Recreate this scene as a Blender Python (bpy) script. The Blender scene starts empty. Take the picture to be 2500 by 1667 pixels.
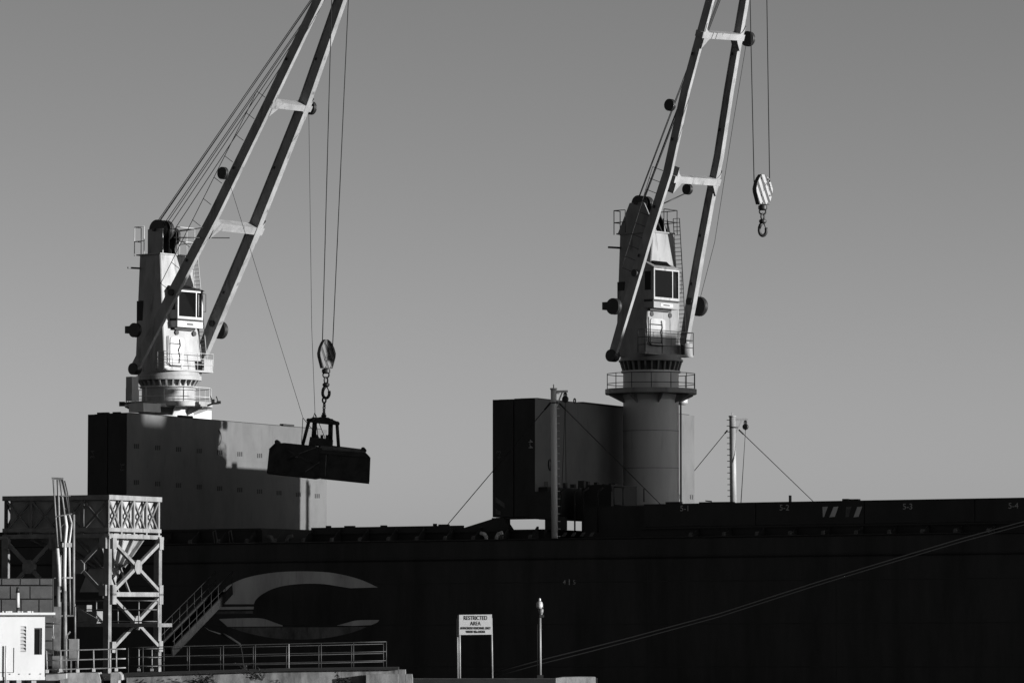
import bpy, bmesh, math, random
from mathutils import Vector as V, Matrix

random.seed(7)
scn = bpy.context.scene
COL = scn.collection
R = math.radians

# ------------------------------------------------------------------ camera
F = 10000.0                       # focal length in pixels of the 2500 px wide photograph
HORIZON = 1480.0
CAM = V((0, 0, 3.3))
pitch = math.atan((HORIZON - 833.5) / F)
cd = bpy.data.cameras.new('camera')
cam = bpy.data.objects.new('camera', cd); COL.objects.link(cam)
cam.location = CAM
cam.rotation_euler = (math.pi / 2 + pitch, 0, 0)
cd.sensor_width = 36.0; cd.sensor_fit = 'HORIZONTAL'
cd.lens = F / 2500 * 36
cd.clip_start = 1.0; cd.clip_end = 20000
scn.camera = cam
FWD = V((0, math.cos(pitch), math.sin(pitch))); UPV = V((0, -math.sin(pitch), math.cos(pitch)))

# ------------------------------------------------------------------ light
SUN_EL = R(7.37)
SUN_AZ = V((0.933, -0.360, 0)).normalized()       # horizontal direction towards the sun
SUN = V((SUN_AZ.x * math.cos(SUN_EL), SUN_AZ.y * math.cos(SUN_EL), math.sin(SUN_EL)))
world = bpy.data.worlds.new('World'); scn.world = world; world.use_nodes = True
nt = world.node_tree; nt.nodes.clear()
sky = nt.nodes.new('ShaderNodeTexSky'); sky.sky_type = 'NISHITA'; sky.sun_disc = False
sky.sun_elevation = SUN_EL
sky.sun_rotation = math.atan2(SUN_AZ.x, SUN_AZ.y)
sky.air_density = 1.0; sky.dust_density = 0.8; sky.ozone_density = 1.0
sep = nt.nodes.new('ShaderNodeSeparateColor')      # black and white film behind a filter: the red of the sky less some green
bg = nt.nodes.new('ShaderNodeBackground'); bg.inputs['Strength'].default_value = 0.054
out = nt.nodes.new('ShaderNodeOutputWorld')
nt.links.new(sky.outputs[0], sep.inputs[0]); m1 = nt.nodes.new('ShaderNodeMath'); m1.operation = 'MULTIPLY'; m1.inputs[1].default_value = 0.3
m2 = nt.nodes.new('ShaderNodeMath'); m2.operation = 'MULTIPLY'; m2.inputs[1].default_value = 1.3
m3 = nt.nodes.new('ShaderNodeMath'); m3.operation = 'SUBTRACT'; m3.use_clamp = False
nt.links.new(sep.outputs['Green'], m1.inputs[0]); nt.links.new(sep.outputs['Red'], m2.inputs[0])
nt.links.new(m2.outputs[0], m3.inputs[0]); nt.links.new(m1.outputs[0], m3.inputs[1]); nt.links.new(m3.outputs[0], bg.inputs['Color'])
nt.links.new(bg.outputs[0], out.inputs['Surface'])
ld = bpy.data.lights.new('sun', 'SUN'); ld.energy = 5.0; ld.angle = R(0.53); ld.color = (1, 1, 1)
sun = bpy.data.objects.new('sun', ld); COL.objects.link(sun)
sun.rotation_euler = SUN.to_track_quat('Z', 'Y').to_euler()
sun.location = (60, 60, 80)
scn.view_settings.view_transform = 'Standard'; scn.view_settings.look = 'None'
scn.view_settings.exposure = 1.05; scn.view_settings.gamma = 1.0; scn.view_settings.use_curve_mapping = False
scn.cycles.max_bounces = 4; scn.cycles.diffuse_bounces = 3

# ------------------------------------------------------------------ pixel -> world (to survey where things stand)
def ray(px, py):
    return FWD + V((1, 0, 0)) * ((px - 1250) / F) + UPV * ((833.5 - py) / F)
def at(px, py, Y):
    d = ray(px, py); return CAM + d * (Y / d.y)
def hit(px, py, p0, n):
    d = ray(px, py); return CAM + d * ((p0 - CAM).dot(n) / d.dot(n))

Z = V((0, 0, 1))
TH = R(25)
U = V((math.cos(TH), -math.sin(TH), 0)); N = V((math.sin(TH), math.cos(TH), 0))
O = at(1357, 1318, 215)
def _pv0(px, py, v):
    p = hit(px, py, O + N * v, N); return (p - O).dot(U), p.z - O.z
_a = _pv0(450, 1334, 0); _b = _pv0(2200, 1310, 0)
TRIM = (_b[1] - _a[1]) / (_b[0] - _a[0])
def S(s, v, z): return O + U * s + N * v + Z * (z + TRIM * s)
def pv(px, py, v):
    s, z = _pv0(px, py, v); return s, z - TRIM * s
def ps(px, py, s):
    p = hit(px, py, O + U * s, U); return (p - O).dot(N), p.z - O.z - TRIM * s

# ------------------------------------------------------------------ materials
MATS = {}
def mat(name, c, rough=0.6, var=0.25, scale=1.2, stretch=1.0, metal=0.0, dark=None, bump=0.0, spots=0.0):
    m = bpy.data.materials.new(name); m.use_nodes = True
    t = m.node_tree; b = t.nodes['Principled BSDF']
    b.inputs['Roughness'].default_value = rough; b.inputs['Metallic'].default_value = metal
    g = t.nodes.new('ShaderNodeNewGeometry')
    mp = t.nodes.new('ShaderNodeMapping'); mp.inputs['Scale'].default_value = (scale, scale, scale * stretch)
    n1 = t.nodes.new('ShaderNodeTexNoise'); n1.inputs['Scale'].default_value = 1.0
    n1.inputs['Detail'].default_value = 6; n1.inputs['Roughness'].default_value = 0.65
    cr = t.nodes.new('ShaderNodeValToRGB')
    d = c * (1 - var) if dark is None else dark
    hi = min(0.95, c * (1 + var * 0.35))
    cr.color_ramp.elements[0].position = 0.32; cr.color_ramp.elements[0].color = (d, d, d, 1)
    cr.color_ramp.elements[1].position = 0.62; cr.color_ramp.elements[1].color = (hi, hi, hi, 1)
    t.links.new(g.outputs['Position'], mp.inputs['Vector']); t.links.new(mp.outputs[0], n1.inputs['Vector'])
    t.links.new(n1.outputs['Fac'], cr.inputs['Fac'])
    last = cr.outputs[0]
    if spots:
        mp2 = t.nodes.new('ShaderNodeMapping'); mp2.inputs['Scale'].default_value = (3.1, 3.1, 0.55)
        n2 = t.nodes.new('ShaderNodeTexNoise'); n2.inputs['Scale'].default_value = 1.0; n2.inputs['Detail'].default_value = 8
        c2 = t.nodes.new('ShaderNodeValToRGB')
        c2.color_ramp.elements[0].position = 0.60; c2.color_ramp.elements[0].color = (1, 1, 1, 1)
        k = 1 - spots
        c2.color_ramp.elements[1].position = 0.72; c2.color_ramp.elements[1].color = (k, k, k, 1)
        mx = t.nodes.new('ShaderNodeMix'); mx.data_type = 'RGBA'; mx.blend_type = 'MULTIPLY'; mx.inputs['Factor'].default_value = 1.0
        t.links.new(g.outputs['Position'], mp2.inputs['Vector']); t.links.new(mp2.outputs[0], n2.inputs['Vector'])
        t.links.new(n2.outputs['Fac'], c2.inputs['Fac'])
        t.links.new(last, mx.inputs[6]); t.links.new(c2.outputs[0], mx.inputs[7]); last = mx.outputs[2]
    t.links.new(last, b.inputs['Base Color'])
    if bump:
        bp = t.nodes.new('ShaderNodeBump'); bp.inputs['Strength'].default_value = bump; bp.inputs['Distance'].default_value = 0.05
        t.links.new(n1.outputs['Fac'], bp.inputs['Height']); t.links.new(bp.outputs[0], b.inputs['Normal'])
    b.inputs['Specular IOR Level'].default_value = 0.05 if name.startswith('glass') or 'rope' in name else (0.25 if c < 0.05 else 0.4)
    MATS[name] = m
    return m
M = MATS
mat('crane_paint', 0.22, 0.55, 0.32, 1.3, 0.3, spots=0.5)
mat('pedestal_paint', 0.36, 0.55, 0.14, 0.7, 0.25, spots=0.15)
mat('crane_paint_dark', 0.15, 0.55, 0.35, 1.1, 0.35, spots=0.6)  # darker, more spotted version of the crane paint
mat('boom_paint', 0.2, 0.6, 0.32, 1.1, 0.6, spots=0.45)
mat('white_paint', 0.342, 0.5, 0.15, 1.0, 0.4, spots=0.2)
mat('hull_black', 0.017, 0.55, 0.55, 0.7, 0.18)
mat('coaming_black', 0.015, 0.6, 0.35, 0.8, 0.4)
mat('hull_white', 0.34, 0.6, 0.3, 0.8, 0.2, spots=0.25)
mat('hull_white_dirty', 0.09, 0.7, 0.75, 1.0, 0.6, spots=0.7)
mat('mark_white', 0.3, 0.7, 0.5, 3.0, 1.0)
mat('mark_faded', 0.06, 0.7, 0.6, 4.0, 1.0)
mat('hatch_grey', 0.073, 0.7, 0.22, 0.6, 0.6, bump=0.15, spots=0.2)
mat('hatch_dark', 0.018, 0.7, 0.3, 1.0, 0.5)
mat('mark_dark', 0.03, 0.7, 0.2)
mat('dark_steel', 0.017, 0.5, 0.35, 2.0)
mat('bucket_steel', 0.028, 0.6, 0.6, 1.4, bump=0.4)
mat('worn_lit_steel', 0.1, 0.55, 0.6, 2.5)  # paler steel for weld beads and the painted light on the grab
mat('rope', 0.02, 0.8, 0.1)
mat('mooring_rope', 0.006, 0.9, 0.1, 0.5)
mat('rail_paint', 0.16, 0.5, 0.25, 2.0)
mat('rail_dull', 0.025, 0.6, 0.3, 2.0)
mat('glass_dark', 0.004, 0.08, 0.1)
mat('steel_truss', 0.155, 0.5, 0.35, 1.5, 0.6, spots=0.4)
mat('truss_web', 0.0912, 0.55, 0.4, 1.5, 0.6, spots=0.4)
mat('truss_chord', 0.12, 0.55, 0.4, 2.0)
mat('hopper_plate', 0.228, 0.55, 0.35, 0.8, 0.5, spots=0.4)
mat('concrete', 0.13, 0.9, 0.6, 2.0, 0.35, bump=0.4, spots=0.75)
mat('concrete_light', 0.213, 0.9, 0.4, 2.2, 0.6, bump=0.3, spots=0.5)
mat('quay_dark', 0.01, 0.9, 0.4, 0.7, bump=0.2)
mat('block_grey', 0.0646, 0.9, 0.25, 1.6, bump=0.2)
mat('joint_dark', 0.02, 0.95, 0.2)
mat('cabin_white', 0.29, 0.5, 0.12, 0.8, 0.4, spots=0.25)
mat('stripe_white', 0.2, 0.6, 0.12, 3.0)
mat('stripe_shaded', 0.05, 0.6, 0.15, 3.0)  # darker stripe tone stands in for shade on the forward hook block
mat('stripe_dark', 0.012, 0.6, 0.2, 3.0)
mat('galvanised', 0.304, 0.35, 0.3, 3.0, metal=0.0)
mat('gangway_grey', 0.009, 0.6, 0.3, 2.0)
mat('bark', 0.008, 0.9, 0.4, 4.0)
mat('leaf_dry', 0.012, 0.8, 0.5, 5.0)
mat('sign_white', 0.38, 0.5, 0.06, 3.0)
mat('sign_ink', 0.02, 0.6, 0.1)
mat('water_dark', 0.01, 0.12, 0.2, 0.3, bump=0.25)
mat('deck_paint', 0.04, 0.7, 0.3, 1.0)

# ------------------------------------------------------------------ mesh builder
class MB:
    def __init__(self): self.v = []; self.f = []; self.sm = []
    def quadmesh(self, vs, fs, smooth=False):
        o = len(self.v); self.v += [V(p) for p in vs]
        for f in fs: self.f.append([o + i for i in f]); self.sm.append(smooth)
        return self
    def hexa(self, c8):
        return self.quadmesh(c8, [(0, 3, 2, 1), (4, 5, 6, 7), (0, 1, 5, 4), (1, 2, 6, 5), (2, 3, 7, 6), (3, 0, 4, 7)])
    def obox(self, c, a, b, d):                      # centre, three half-extent vectors
        return self.hexa([c - a - b - d, c + a - b - d, c + a + b - d, c - a + b - d,
                          c - a - b + d, c + a - b + d, c + a + b + d, c - a + b + d])
    def beam(self, p0, p1, w, h, side):              # box beam; w along 'side', h across
        ax = (p1 - p0).normalized(); a = (side - ax * side.dot(ax)).normalized(); b = ax.cross(a)
        a = a * (w / 2); b = b * (h / 2)
        return self.hexa([p0 - a - b, p0 + a - b, p0 + a + b, p0 - a + b, p1 - a - b, p1 + a - b, p1 + a + b, p1 - a + b])
    def polybeam(self, pts, w, h, side):
        for i in range(len(pts) - 1): self.beam(pts[i], pts[i + 1], w, h, side)
        return self
    def tube(self, p0, p1, r0, r1=None, n=8, cap=True):
        r1 = r0 if r1 is None else r1
        ax = (p1 - p0).normalized(); t = V((0, 0, 1)) if abs(ax.z) < 0.9 else V((1, 0, 0))
        a = ax.cross(t).normalized(); b = ax.cross(a)
        ring = [(math.cos(2 * math.pi * i / n), math.sin(2 * math.pi * i / n)) for i in range(n)]
        vs = [p0 + (a * c + b * s) * r0 for c, s in ring] + [p1 + (a * c + b * s) * r1 for c, s in ring]
        self.quadmesh(vs, [(i, (i + 1) % n, n + (i + 1) % n, n + i) for i in range(n)], True)
        if cap:
            o = len(self.v) - 2 * n
            self.f.append([o + i for i in reversed(range(n))]); self.sm.append(False)
            self.f.append([o + n + i for i in range(n)]); self.sm.append(False)
        return self
    def polytube(self, pts, r, n=6):                  # one continuous swept tube through the points
        pts = [V(p) for p in pts]
        closed = len(pts) > 3 and (pts[0] - pts[-1]).length < 1e-5
        if closed: pts = pts[:-1]
        m = len(pts); tans = []
        for i in range(m):
            if closed: t = (pts[(i + 1) % m] - pts[i]).normalized() + (pts[i] - pts[i - 1]).normalized()
            elif i == 0: t = pts[1] - pts[0]
            elif i == m - 1: t = pts[-1] - pts[-2]
            else: t = (pts[i + 1] - pts[i]).normalized() + (pts[i] - pts[i - 1]).normalized()
            tans.append(t.normalized() if t.length > 1e-6 else V((0, 0, 1)))
        t0 = tans[0]; a = t0.cross(V((0, 0, 1)) if abs(t0.z) < .9 else V((1, 0, 0))).normalized()
        vs = []
        for i in range(m):
            t = tans[i]; a = (a - t * a.dot(t)).normalized(); b = t.cross(a)
            k = 1.0
            if 0 < i < m - 1 or closed:
                c = max(.5, tans[i].dot((pts[i] - pts[i - 1]).normalized())); k = 1 / c
            k = min(k, 1.4)
            for j in range(n):
                w = 2 * math.pi * j / n; vs.append(pts[i] + (a * math.cos(w) + b * math.sin(w)) * (r * k if k < 1.15 else r * 1.1))
        fs = []
        for i in range(m if closed else m - 1):
            i2 = (i + 1) % m
            for j in range(n): fs.append((i * n + j, i * n + (j + 1) % n, i2 * n + (j + 1) % n, i2 * n + j))
        self.quadmesh(vs, fs, True)
        if not closed:
            o = len(self.v) - len(vs)
            self.f.append([o + j for j in reversed(range(n))]); self.sm.append(False)
            self.f.append([o + (m - 1) * n + j for j in range(n)]); self.sm.append(False)
        return self
    def lathe(self, base, prof, n=40):               # vertical axis: prof = [(r, z)...]
        vs = []
        for r, z in prof:
            for i in range(n):
                t = 2 * math.pi * i / n
                vs.append(base + V((r * math.cos(t), r * math.sin(t), z)))
        k = len(prof)
        for j in range(k - 1):
            q = vs[j * n:(j + 2) * n]
            flat = abs(prof[j][1] - prof[j + 1][1]) < 1e-4
            self.quadmesh(q, [(i, (i + 1) % n, n + (i + 1) % n, n + i) for i in range(n)], not flat)
        self.quadmesh(vs[:n], [tuple(reversed(range(n)))]); self.quadmesh(vs[-n:], [tuple(range(n))])
        return self
    def prism(self, pts, d):                          # planar outline extruded by vector d
        n = len(pts)
        self.quadmesh(list(pts) + [p + d for p in pts],
                      [tuple(range(n)), tuple(n + i for i in reversed(range(n)))] +
                      [(i, (i + 1) % n, n + (i + 1) % n, n + i) for i in range(n)])
        return self
    def disc(self, c, ax, r, w, n=20, groove=0.0):    # wheel with axis ax
        ax = ax.normalized()
        if groove:
            for k0, k1, ra, rb in ((-.5, -.25, r, r), (-.25, 0, r, r - groove), (0, .25, r - groove, r), (.25, .5, r, r)):
                self.tube(c + ax * w * k0, c + ax * w * k1, ra, rb, n)
        else: self.tube(c - ax * w / 2, c + ax * w / 2, r, r, n)
        return self
    def torus(self, c, a, b, ra, rb, r, n=14, m=6, t0=0.0, t1=2 * math.pi):   # elliptical ring in plane a,b
        pts = []
        closed = abs(t1 - t0 - 2 * math.pi) < 1e-6
        k = n if closed else n + 1
        for i in range(k):
            t = t0 + (t1 - t0) * i / n
            pts.append(c + a * (ra * math.cos(t)) + b * (rb * math.sin(t)))
        if closed: pts.append(pts[0])
        return self.polytube(pts, r, m)
    def build(self, name, m, parent=None, origin=None):
        me = bpy.data.meshes.new(name)
        org = parent_world(parent) if parent is not None else (origin if origin is not None else V((0, 0, 0)))
        me.from_pydata([tuple(p - org) for p in self.v], [], self.f)
        me.polygons.foreach_set('use_smooth', self.sm)
        bm = bmesh.new(); bm.from_mesh(me); bmesh.ops.recalc_face_normals(bm, faces=bm.faces[:]); bm.to_mesh(me); bm.free()
        me.materials.append(M[m]); me.update()
        o = bpy.data.objects.new(name, me); COL.objects.link(o)
        if parent is not None: o.parent = parent
        else: o.location = org
        return o
def parent_world(o):
    p = V((0, 0, 0))
    while o is not None: p = p + o.location; o = o.parent
    return p
def tag(o, label, cat, group=None):
    o['label'] = label; o['category'] = cat
    if group: o['group'] = group
    return o
def thing(name, label, cat, loc, group=None):
    o = bpy.data.objects.new(name, None); COL.objects.link(o); o.location = loc; o.empty_display_size = 0.2
    return tag(o, label, cat, group)
def structure(o): o['kind'] = 'structure'; return o
def lettering(body, c, xd, yd, h, m, parent, ext=0.01, bold=0.0, squeeze=1.0):
    cu = bpy.data.curves.new('lettering', 'FONT'); cu.body = body; cu.size = h / 0.72
    cu.align_x = 'CENTER'; cu.align_y = 'CENTER'; cu.extrude = ext; cu.offset = bold
    t = bpy.data.objects.new('lettering_curve', cu); COL.objects.link(t)
    bpy.context.view_layer.update()
    me = bpy.data.meshes.new_from_object(t.evaluated_get(bpy.context.evaluated_depsgraph_get()))
    bpy.data.objects.remove(t)
    o = bpy.data.objects.new('lettering', me); COL.objects.link(o); me.materials.append(M[m])
    zd = xd.cross(yd)
    mx = Matrix((xd * squeeze, yd, zd)).transposed().to_4x4()
    me.transform(Matrix.Translation(c - parent_world(parent)) @ mx)
    o.parent = parent
    return o
def railing(root, pts, h, rails, r, m, posts_every=None, foot=None, lean=V((0, 0, 0))):
    """posts at pts (base points), rails at heights 'rails' through all posts; every post a part"""
    for p in pts:
        MB().tube(p, p + Z * h + lean, r, n=6).build('post', m, root)
        if foot: MB().obox(p + Z * foot * 0.5, V((foot * .6, 0, 0)), V((0, foot * .6, 0)), Z * foot * .6).build('foot', foot_mat, root)
    for z in rails:
        MB().polytube([p + Z * z + lean * (z / h) for p in pts], r * 0.9, 6).build('rail', m, root)
foot_mat = 'white_paint'

# ================================================================== SETTING
structure(MB().quadmesh([(-6000, -2000, -3.2), (6000, -2000, -3.2), (6000, 12000, -3.2), (-6000, 12000, -3.2)], [(0, 1, 2, 3)]).build('water', 'water_dark'))
# quay the hopper stands on (edge runs along the ship)
q = MB()
a0 = at(-700, 1641, 206); a1 = at(520, 1641, 200.6)
q.prism([V((a0.x - 25, 214, 0)), V((a1.x, 203, 0)), V((a1.x, 187, 0)), V((a0.x - 25, 187, 0))], V((0, 0, -3.6)))
structure(q.build('quay', 'quay_dark'))

# ================================================================== CARGO SHIP
HB = 28.6
ship = thing('cargo_ship', 'long black hulled bulk carrier moored across the whole frame', 'cargo ship', S(0, 0, -10))
MB().prism([S(-82, 0, 0), S(-82, 0, -13), S(-82, HB, -13), S(-82, HB, 0)], U * 165 + Z * TRIM * 165).build('hull', 'hull_black', ship)
MB().prism([S(-81.9, .05, .004), S(-81.9, HB - .05, .004), S(82.9, HB - .05, .004), S(82.9, .05, .004)], Z * 0.02).build('deck', 'deck_paint', ship)
zr = pv(1357, 1362, 0)[1]
MB().prism([S(-81, -0.06, zr), S(-81, 0, zr - .1), S(-81, 0, zr + .1)], U * 163 + Z * TRIM * 163).build('rubbing_strake', 'hull_black', ship)
MB().prism([S(-81, -0.05, .06), S(-81, 0.03, -.06), S(-81, .03, .1)], U * 163 + Z * TRIM * 163).build('gunwale_bar', 'coaming_black', ship)

for zz_ in (-2.2, -4.4, -6.6):
    MB().prism([S(-81, -.0045, zz_ - .02), S(-81, .0, zz_ - .03), S(-81, .0, zz_ + .03), S(-81, -.0045, zz_ + .02)], U * 163 + Z * TRIM * 163).build('plate_seam', 'coaming_black', ship)
for k in range(15):
    s_ = -78 + k * 10.4
    MB().hexa([S(s_, -.003, -9), S(s_ + .04, -.003, -9), S(s_ + .04, .0, -9), S(s_, .0, -9), S(s_, -.003, zr - .12), S(s_ + .04, -.003, zr - .12), S(s_ + .04, .0, zr - .12), S(s_, .0, zr - .12)]).build('plate_seam', 'coaming_black', ship)
VC = 1.7                                              # near coaming wall
zc = pv(1000, 1284, VC)[1]; zc5 = pv(1900, 1282, VC)[1]; zp5 = pv(2000, 1223, VC)[1]
s4a = pv(760, 1287, VC)[0]; s4b = pv(1330, 1284, VC)[0]
s5a = pv(1572, 1250, VC)[0]
def coaming(sa, sb, z, va=VC, vb=HB - 1.7):
    c = MB(); t = 0.28
    c.prism([S(sa, va, .02), S(sb, va, .02), S(sb, va, z), S(sa, va, z)], N * t)
    c.prism([S(sa, vb - t, .02), S(sb, vb - t, .02), S(sb, vb - t, z), S(sa, vb - t, z)], N * t)
    c.prism([S(sa, va + t, .02), S(sa, vb - t, .02), S(sa, vb - t, z), S(sa, va + t, z)], U * t)
    c.prism([S(sb - t, va + t, .02), S(sb - t, vb - t, .02), S(sb - t, vb - t, z), S(sb - t, va + t, z)], U * t)
    c.prism([S(sa, va - .16, z - .1), S(sa, va - .003, z - .1), S(sa, va - .003, z), S(sa, va - .16, z)], U * (sb - sa) + Z * TRIM * (sb - sa))
    return c.build('hatch_coaming', 'coaming_black', ship)
zg = pv(1280, 1292, VC)[1]; coaming(s4a, s4b, zg)
sw = pv(1128, 1284, VC)[0]
sbox_ = lambda mb, sa, sb, va, vb, za, zb: mb.hexa([S(sa, va, za), S(sb, va, za), S(sb, vb, za), S(sa, vb, za), S(sa, va, zb), S(sb, va, zb), S(sb, vb, zb), S(sa, vb, zb)])
sbox_(MB(), s4a, sw, VC - .02, VC + .26, zg + .003, zc).build('coaming_rail', 'coaming_black', ship)
s3a = pv(-400, 1290, VC)[0]; s3b = pv(640, 1290, VC)[0]
coaming(s3a, s3b, pv(500, 1291, VC)[1])
coaming(s5a - .2, s5a + 32, zc5)
# raised rail at the after end of the open hatch and the wedge running up to it
w0 = pv(1108, 1282, VC); w1 = pv(1212, 1263, VC); w2 = pv(1250, 1290, VC)
MB().prism([S(w0[0], VC - .01, zg - .02), S(w1[0], VC - .01, w1[1]), S(w1[0] + .4, VC - .01, w1[1]), S(w1[0] + .9, VC - .01, zg - .02)], N * .35).build('coaming_wedge', 'coaming_black', ship)
for px, w, h in ((800, 10, 4), (852, 26, 3), (935, 14, 3), (1082, 26, 3), (1060, 6, 5)):
    s, _ = pv(px, 1284, VC); MB().obox(S(s, VC + .1, zc + h / 92), U * (w / 92), N * .12, Z * (h / 92 + .01)).build('coaming_fitting', 'coaming_black', ship)
# stays between coaming and deck edge, with pale feet
k = 0; px = 412
while px < 2480:
    if not (1335 < px < 1620) or px > 1640:
        s, _ = pv(px, 1320, VC - .25)
        zt = zc if px < 1500 else zc5
        MB().prism([S(s, VC - .02, .02), S(s, .55, .02), S(s, .62, .16), S(s, VC - .18, zt - .12), S(s, VC - .02, zt - .12)], U * .05).build('coaming_stay', 'coaming_black', ship)
        MB().prism([S(s - .03, .45, .03), S(s - .03, .62, .03), S(s - .03, .66, .32), S(s - .03, .5, .26)], U * .16).build('stay_foot', 'mark_faded', ship)
    px += 69 if px < 1340 else 80.5; k += 1
# closed folding covers of the after hatch
edges = [1571, 1694, 1798, 2035, 2106, 2290, 2500, 2740]
edges = [1571, 1845, 2110, 2380, 2660, 2940]
zs = pv(1900, 1282, VC)[1]
num = ['5-1', '5-2', '5-3', '5-4', '5-5']
cx_lab = [1672, 1915, 2216, 2474, 2760]
for i in range(5):
    sa = pv(edges[i], 1250, VC - .1)[0] + .02; sb = pv(edges[i + 1], 1250, VC - .1)[0] - .02
    zt = zp5
    p = MB()
    p.prism([S(sa, VC - .1, zs + .02), S(sb, VC - .1, zs + .02), S(sb, VC - .1, zt), S(sa, VC - .1, zt)], N * (HB - 2 * VC + .2))
    pan = p.build('hatch_panel', 'coaming_black', ship)
    if i < 4:
        s, z = pv(cx_lab[i], 1241 - (cx_lab[i] - 1672) * .008, VC - .11)
        lettering(num[i], S(s, VC - .115, z), U, Z, .30, 'mark_white', ship, .006)
for px, w, h in ((1640, 40, 5), (1745, 90, 3), (2060, 14, 5), (2082, 24, 4), (1924, 2, 16)):
    s, _ = pv(px, 1222, VC); MB().obox(S(s, VC + .3, zp5 + h / 95), U * (w / 95), N * .15, Z * (h / 95)).build('panel_fitting', 'coaming_black', ship)
MB().tube(at(1722, 1222, 213), at(1738, 1223.5, 213), .03).build('panel_bar', 'coaming_black', ship)
for k, (a, b, c, d, mm) in enumerate(((2008, 2021, 2012, 2009, 'hull_white'), (2035, 2047, 2038, 2025, 'hull_white'), (2066, 2079, 2072, 2064, 'mark_faded'), (2093, 2105, 2096, 2084, 'hull_white'))):
    def q_(px, py): s, z = pv(px, py, VC - .104); return S(s, VC - .104, z)
    MB().prism([q_(a, 1237), q_(b, 1236), q_(c, 1261), q_(d, 1262)], -N * .006).build('warning_stripe', mm, ship)
for k in range(4):
    def q_(px, py): s, z = pv(px, py, VC - .165); return S(s, VC - .166, z)
    x = 1378 + k * 22
    MB().prism([q_(x, 1299), q_(x + 8, 1298.5), q_(x + 2, 1309), q_(x - 7, 1309)], -N * .006).build('warning_stripe', 'mark_faded', ship)
# mast house and machinery at the foot of the crane between the hatches
def sbox(mb, sa, sb, va, vb, za, zb): return mb.hexa([S(sa, va, za), S(sb, va, za), S(sb, vb, za), S(sa, vb, za), S(sa, va, zb), S(sb, va, zb), S(sb, vb, zb), S(sa, vb, zb)])
sh0 = pv(1420, 1250, 4.5)[0]; sh1 = pv(1492, 1250, 4.5)[0]
zh = pv(1450, 1183, 4.5)[1]
sbox(MB(), sh0, sh1, 4.5, 8.0, .03, zh).build('mast_house', 'coaming_black', ship)
for px, y0, y1 in ((1499, 1184, 1232), (1521, 1190, 1236), (1572, 1192, 1225), (1494, 1186, 1200)):
    s, z0 = pv(px, y0, 4.4); _, z1 = pv(px, y1, 4.4); MB().tube(S(s, 4.4, z0), S(s, 4.4, z1), .035, n=6).build('house_pipe', 'rail_dull', ship)
for x0, x1, y in ((1499, 1525, 1188), (1499, 1528, 1233), (1478, 1532, 1247)):
    s0, z0 = pv(x0, y, 4.4); s1, z1 = pv(x1, y + 2, 4.4); MB().tube(S(s0, 4.4, z0), S(s1, 4.4, z1), .04, n=6).build('house_pipe', 'rail_dull', ship)
sbox(MB(), sh0 + 1.0, s5a - .3, 2.6, 4.3, .03, pv(1560, 1234, 2.6)[1]).build('hydraulic_housing', 'coaming_black', ship)
rnd = random.Random(4)
for px in (1352, 1374, 1392, 1411, 1428, 1450, 1470, 1486):
    s_, z_ = pv(px, 1186, 2.9 if px < 1415 else 5.2); h_ = rnd.uniform(.08, .3)
    v_ = 2.9 if px < 1415 else 5.2
    sbox(MB(), s_, s_ + rnd.uniform(.1, .4), v_, v_ + .3, z_ - .1, z_ + h_).build('house_fitting', 'coaming_black', ship)
for px in (1355, 1370, 1404, 1425, 1460):
    s_, z_ = pv(px, 1200, 2.44); _, z2 = pv(px, 1300, 2.44)
    MB().polytube([S(s_, 2.4, z2), S(s_, 2.4, z_), S(s_ + .3, 2.4, z_ + .2)], .05, 6).build('house_pipe', 'coaming_black', ship)
# fairlead horns on deck edge
for px, y, d in ((1188, 1322, -1), (1212, 1322, 1), (667, 1330, -1), (700, 1330, 1)):
    f = MB(); s, _ = pv(px, y, .3)
    pts = [S(s, .3, .02), S(s + .02 * d, .3, .22), S(s + .12 * d, .3, .38), S(s + .36 * d, .3, .44)]
    f.polytube(pts, .1, 8); f.build('fairlead_horn', 'mark_white' if px > 1000 else 'mark_faded', ship)
# faint ladder hoops by the gangway head
for px in (524, 562):
    h = MB(); s, z = pv(px, 1328, .2); s2, z2 = pv(px - 4, 1298, .2); s3, _ = pv(px + 8, 1328, .2)
    h.polytube([S(s, .2, z), S(s2, .2, z2), S(s2 + .15, .2, z2 + .08), S(s3, .2, z)], .03, 6).build('ladder_hoop', 'mark_faded', ship)
# hull marks: frame number and funnel-company device as painted on the side
def H(px, py): s, z = pv(px, py, -.004); return S(s, -.004, z)
def decal(pts, m, name): return MB().prism([H(*p) for p in pts], -N * .006).build(name, m, ship)
lettering('4', H(1378, 1421) - N * .006, U, Z, .24, 'mark_white', ship, .004)
lettering('5', H(1402, 1421) - N * .006, U, Z, .24, 'mark_white', ship, .004)
decal([(1389, 1413), (1391, 1413), (1391, 1427), (1389, 1427)], 'mark_white', 'frame_mark')
def arc(pts, n=6):                                    # smooth curve through points (Catmull-Rom)
    o = []
    P = [pts[0]] + list(pts) + [pts[-1]]
    for i in range(1, len(P) - 2):
        for k in range(n):
            t = k / n; r = []
            for c in (0, 1):
                p0, p1, p2, p3 = P[i - 1][c], P[i][c], P[i + 1][c], P[i + 2][c]
                r.append(.5 * (2 * p1 + (p2 - p0) * t + (2 * p0 - 5 * p1 + 4 * p2 - p3) * t * t + (3 * p1 - p0 - 3 * p2 + p3) * t ** 3))
            o.append(tuple(r))
    o.append(pts[-1]); return o
outer = arc([(528, 1474), (540, 1450), (556, 1430), (600, 1410), (660, 1398), (720, 1394), (790, 1395.5), (840, 1403), (885, 1416), (922, 1433)])
inner = arc([(856, 1435), (830, 1431), (790, 1425), (750, 1424), (700, 1428), (665, 1437), (640, 1450), (625, 1463), (620, 1474)])
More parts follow.
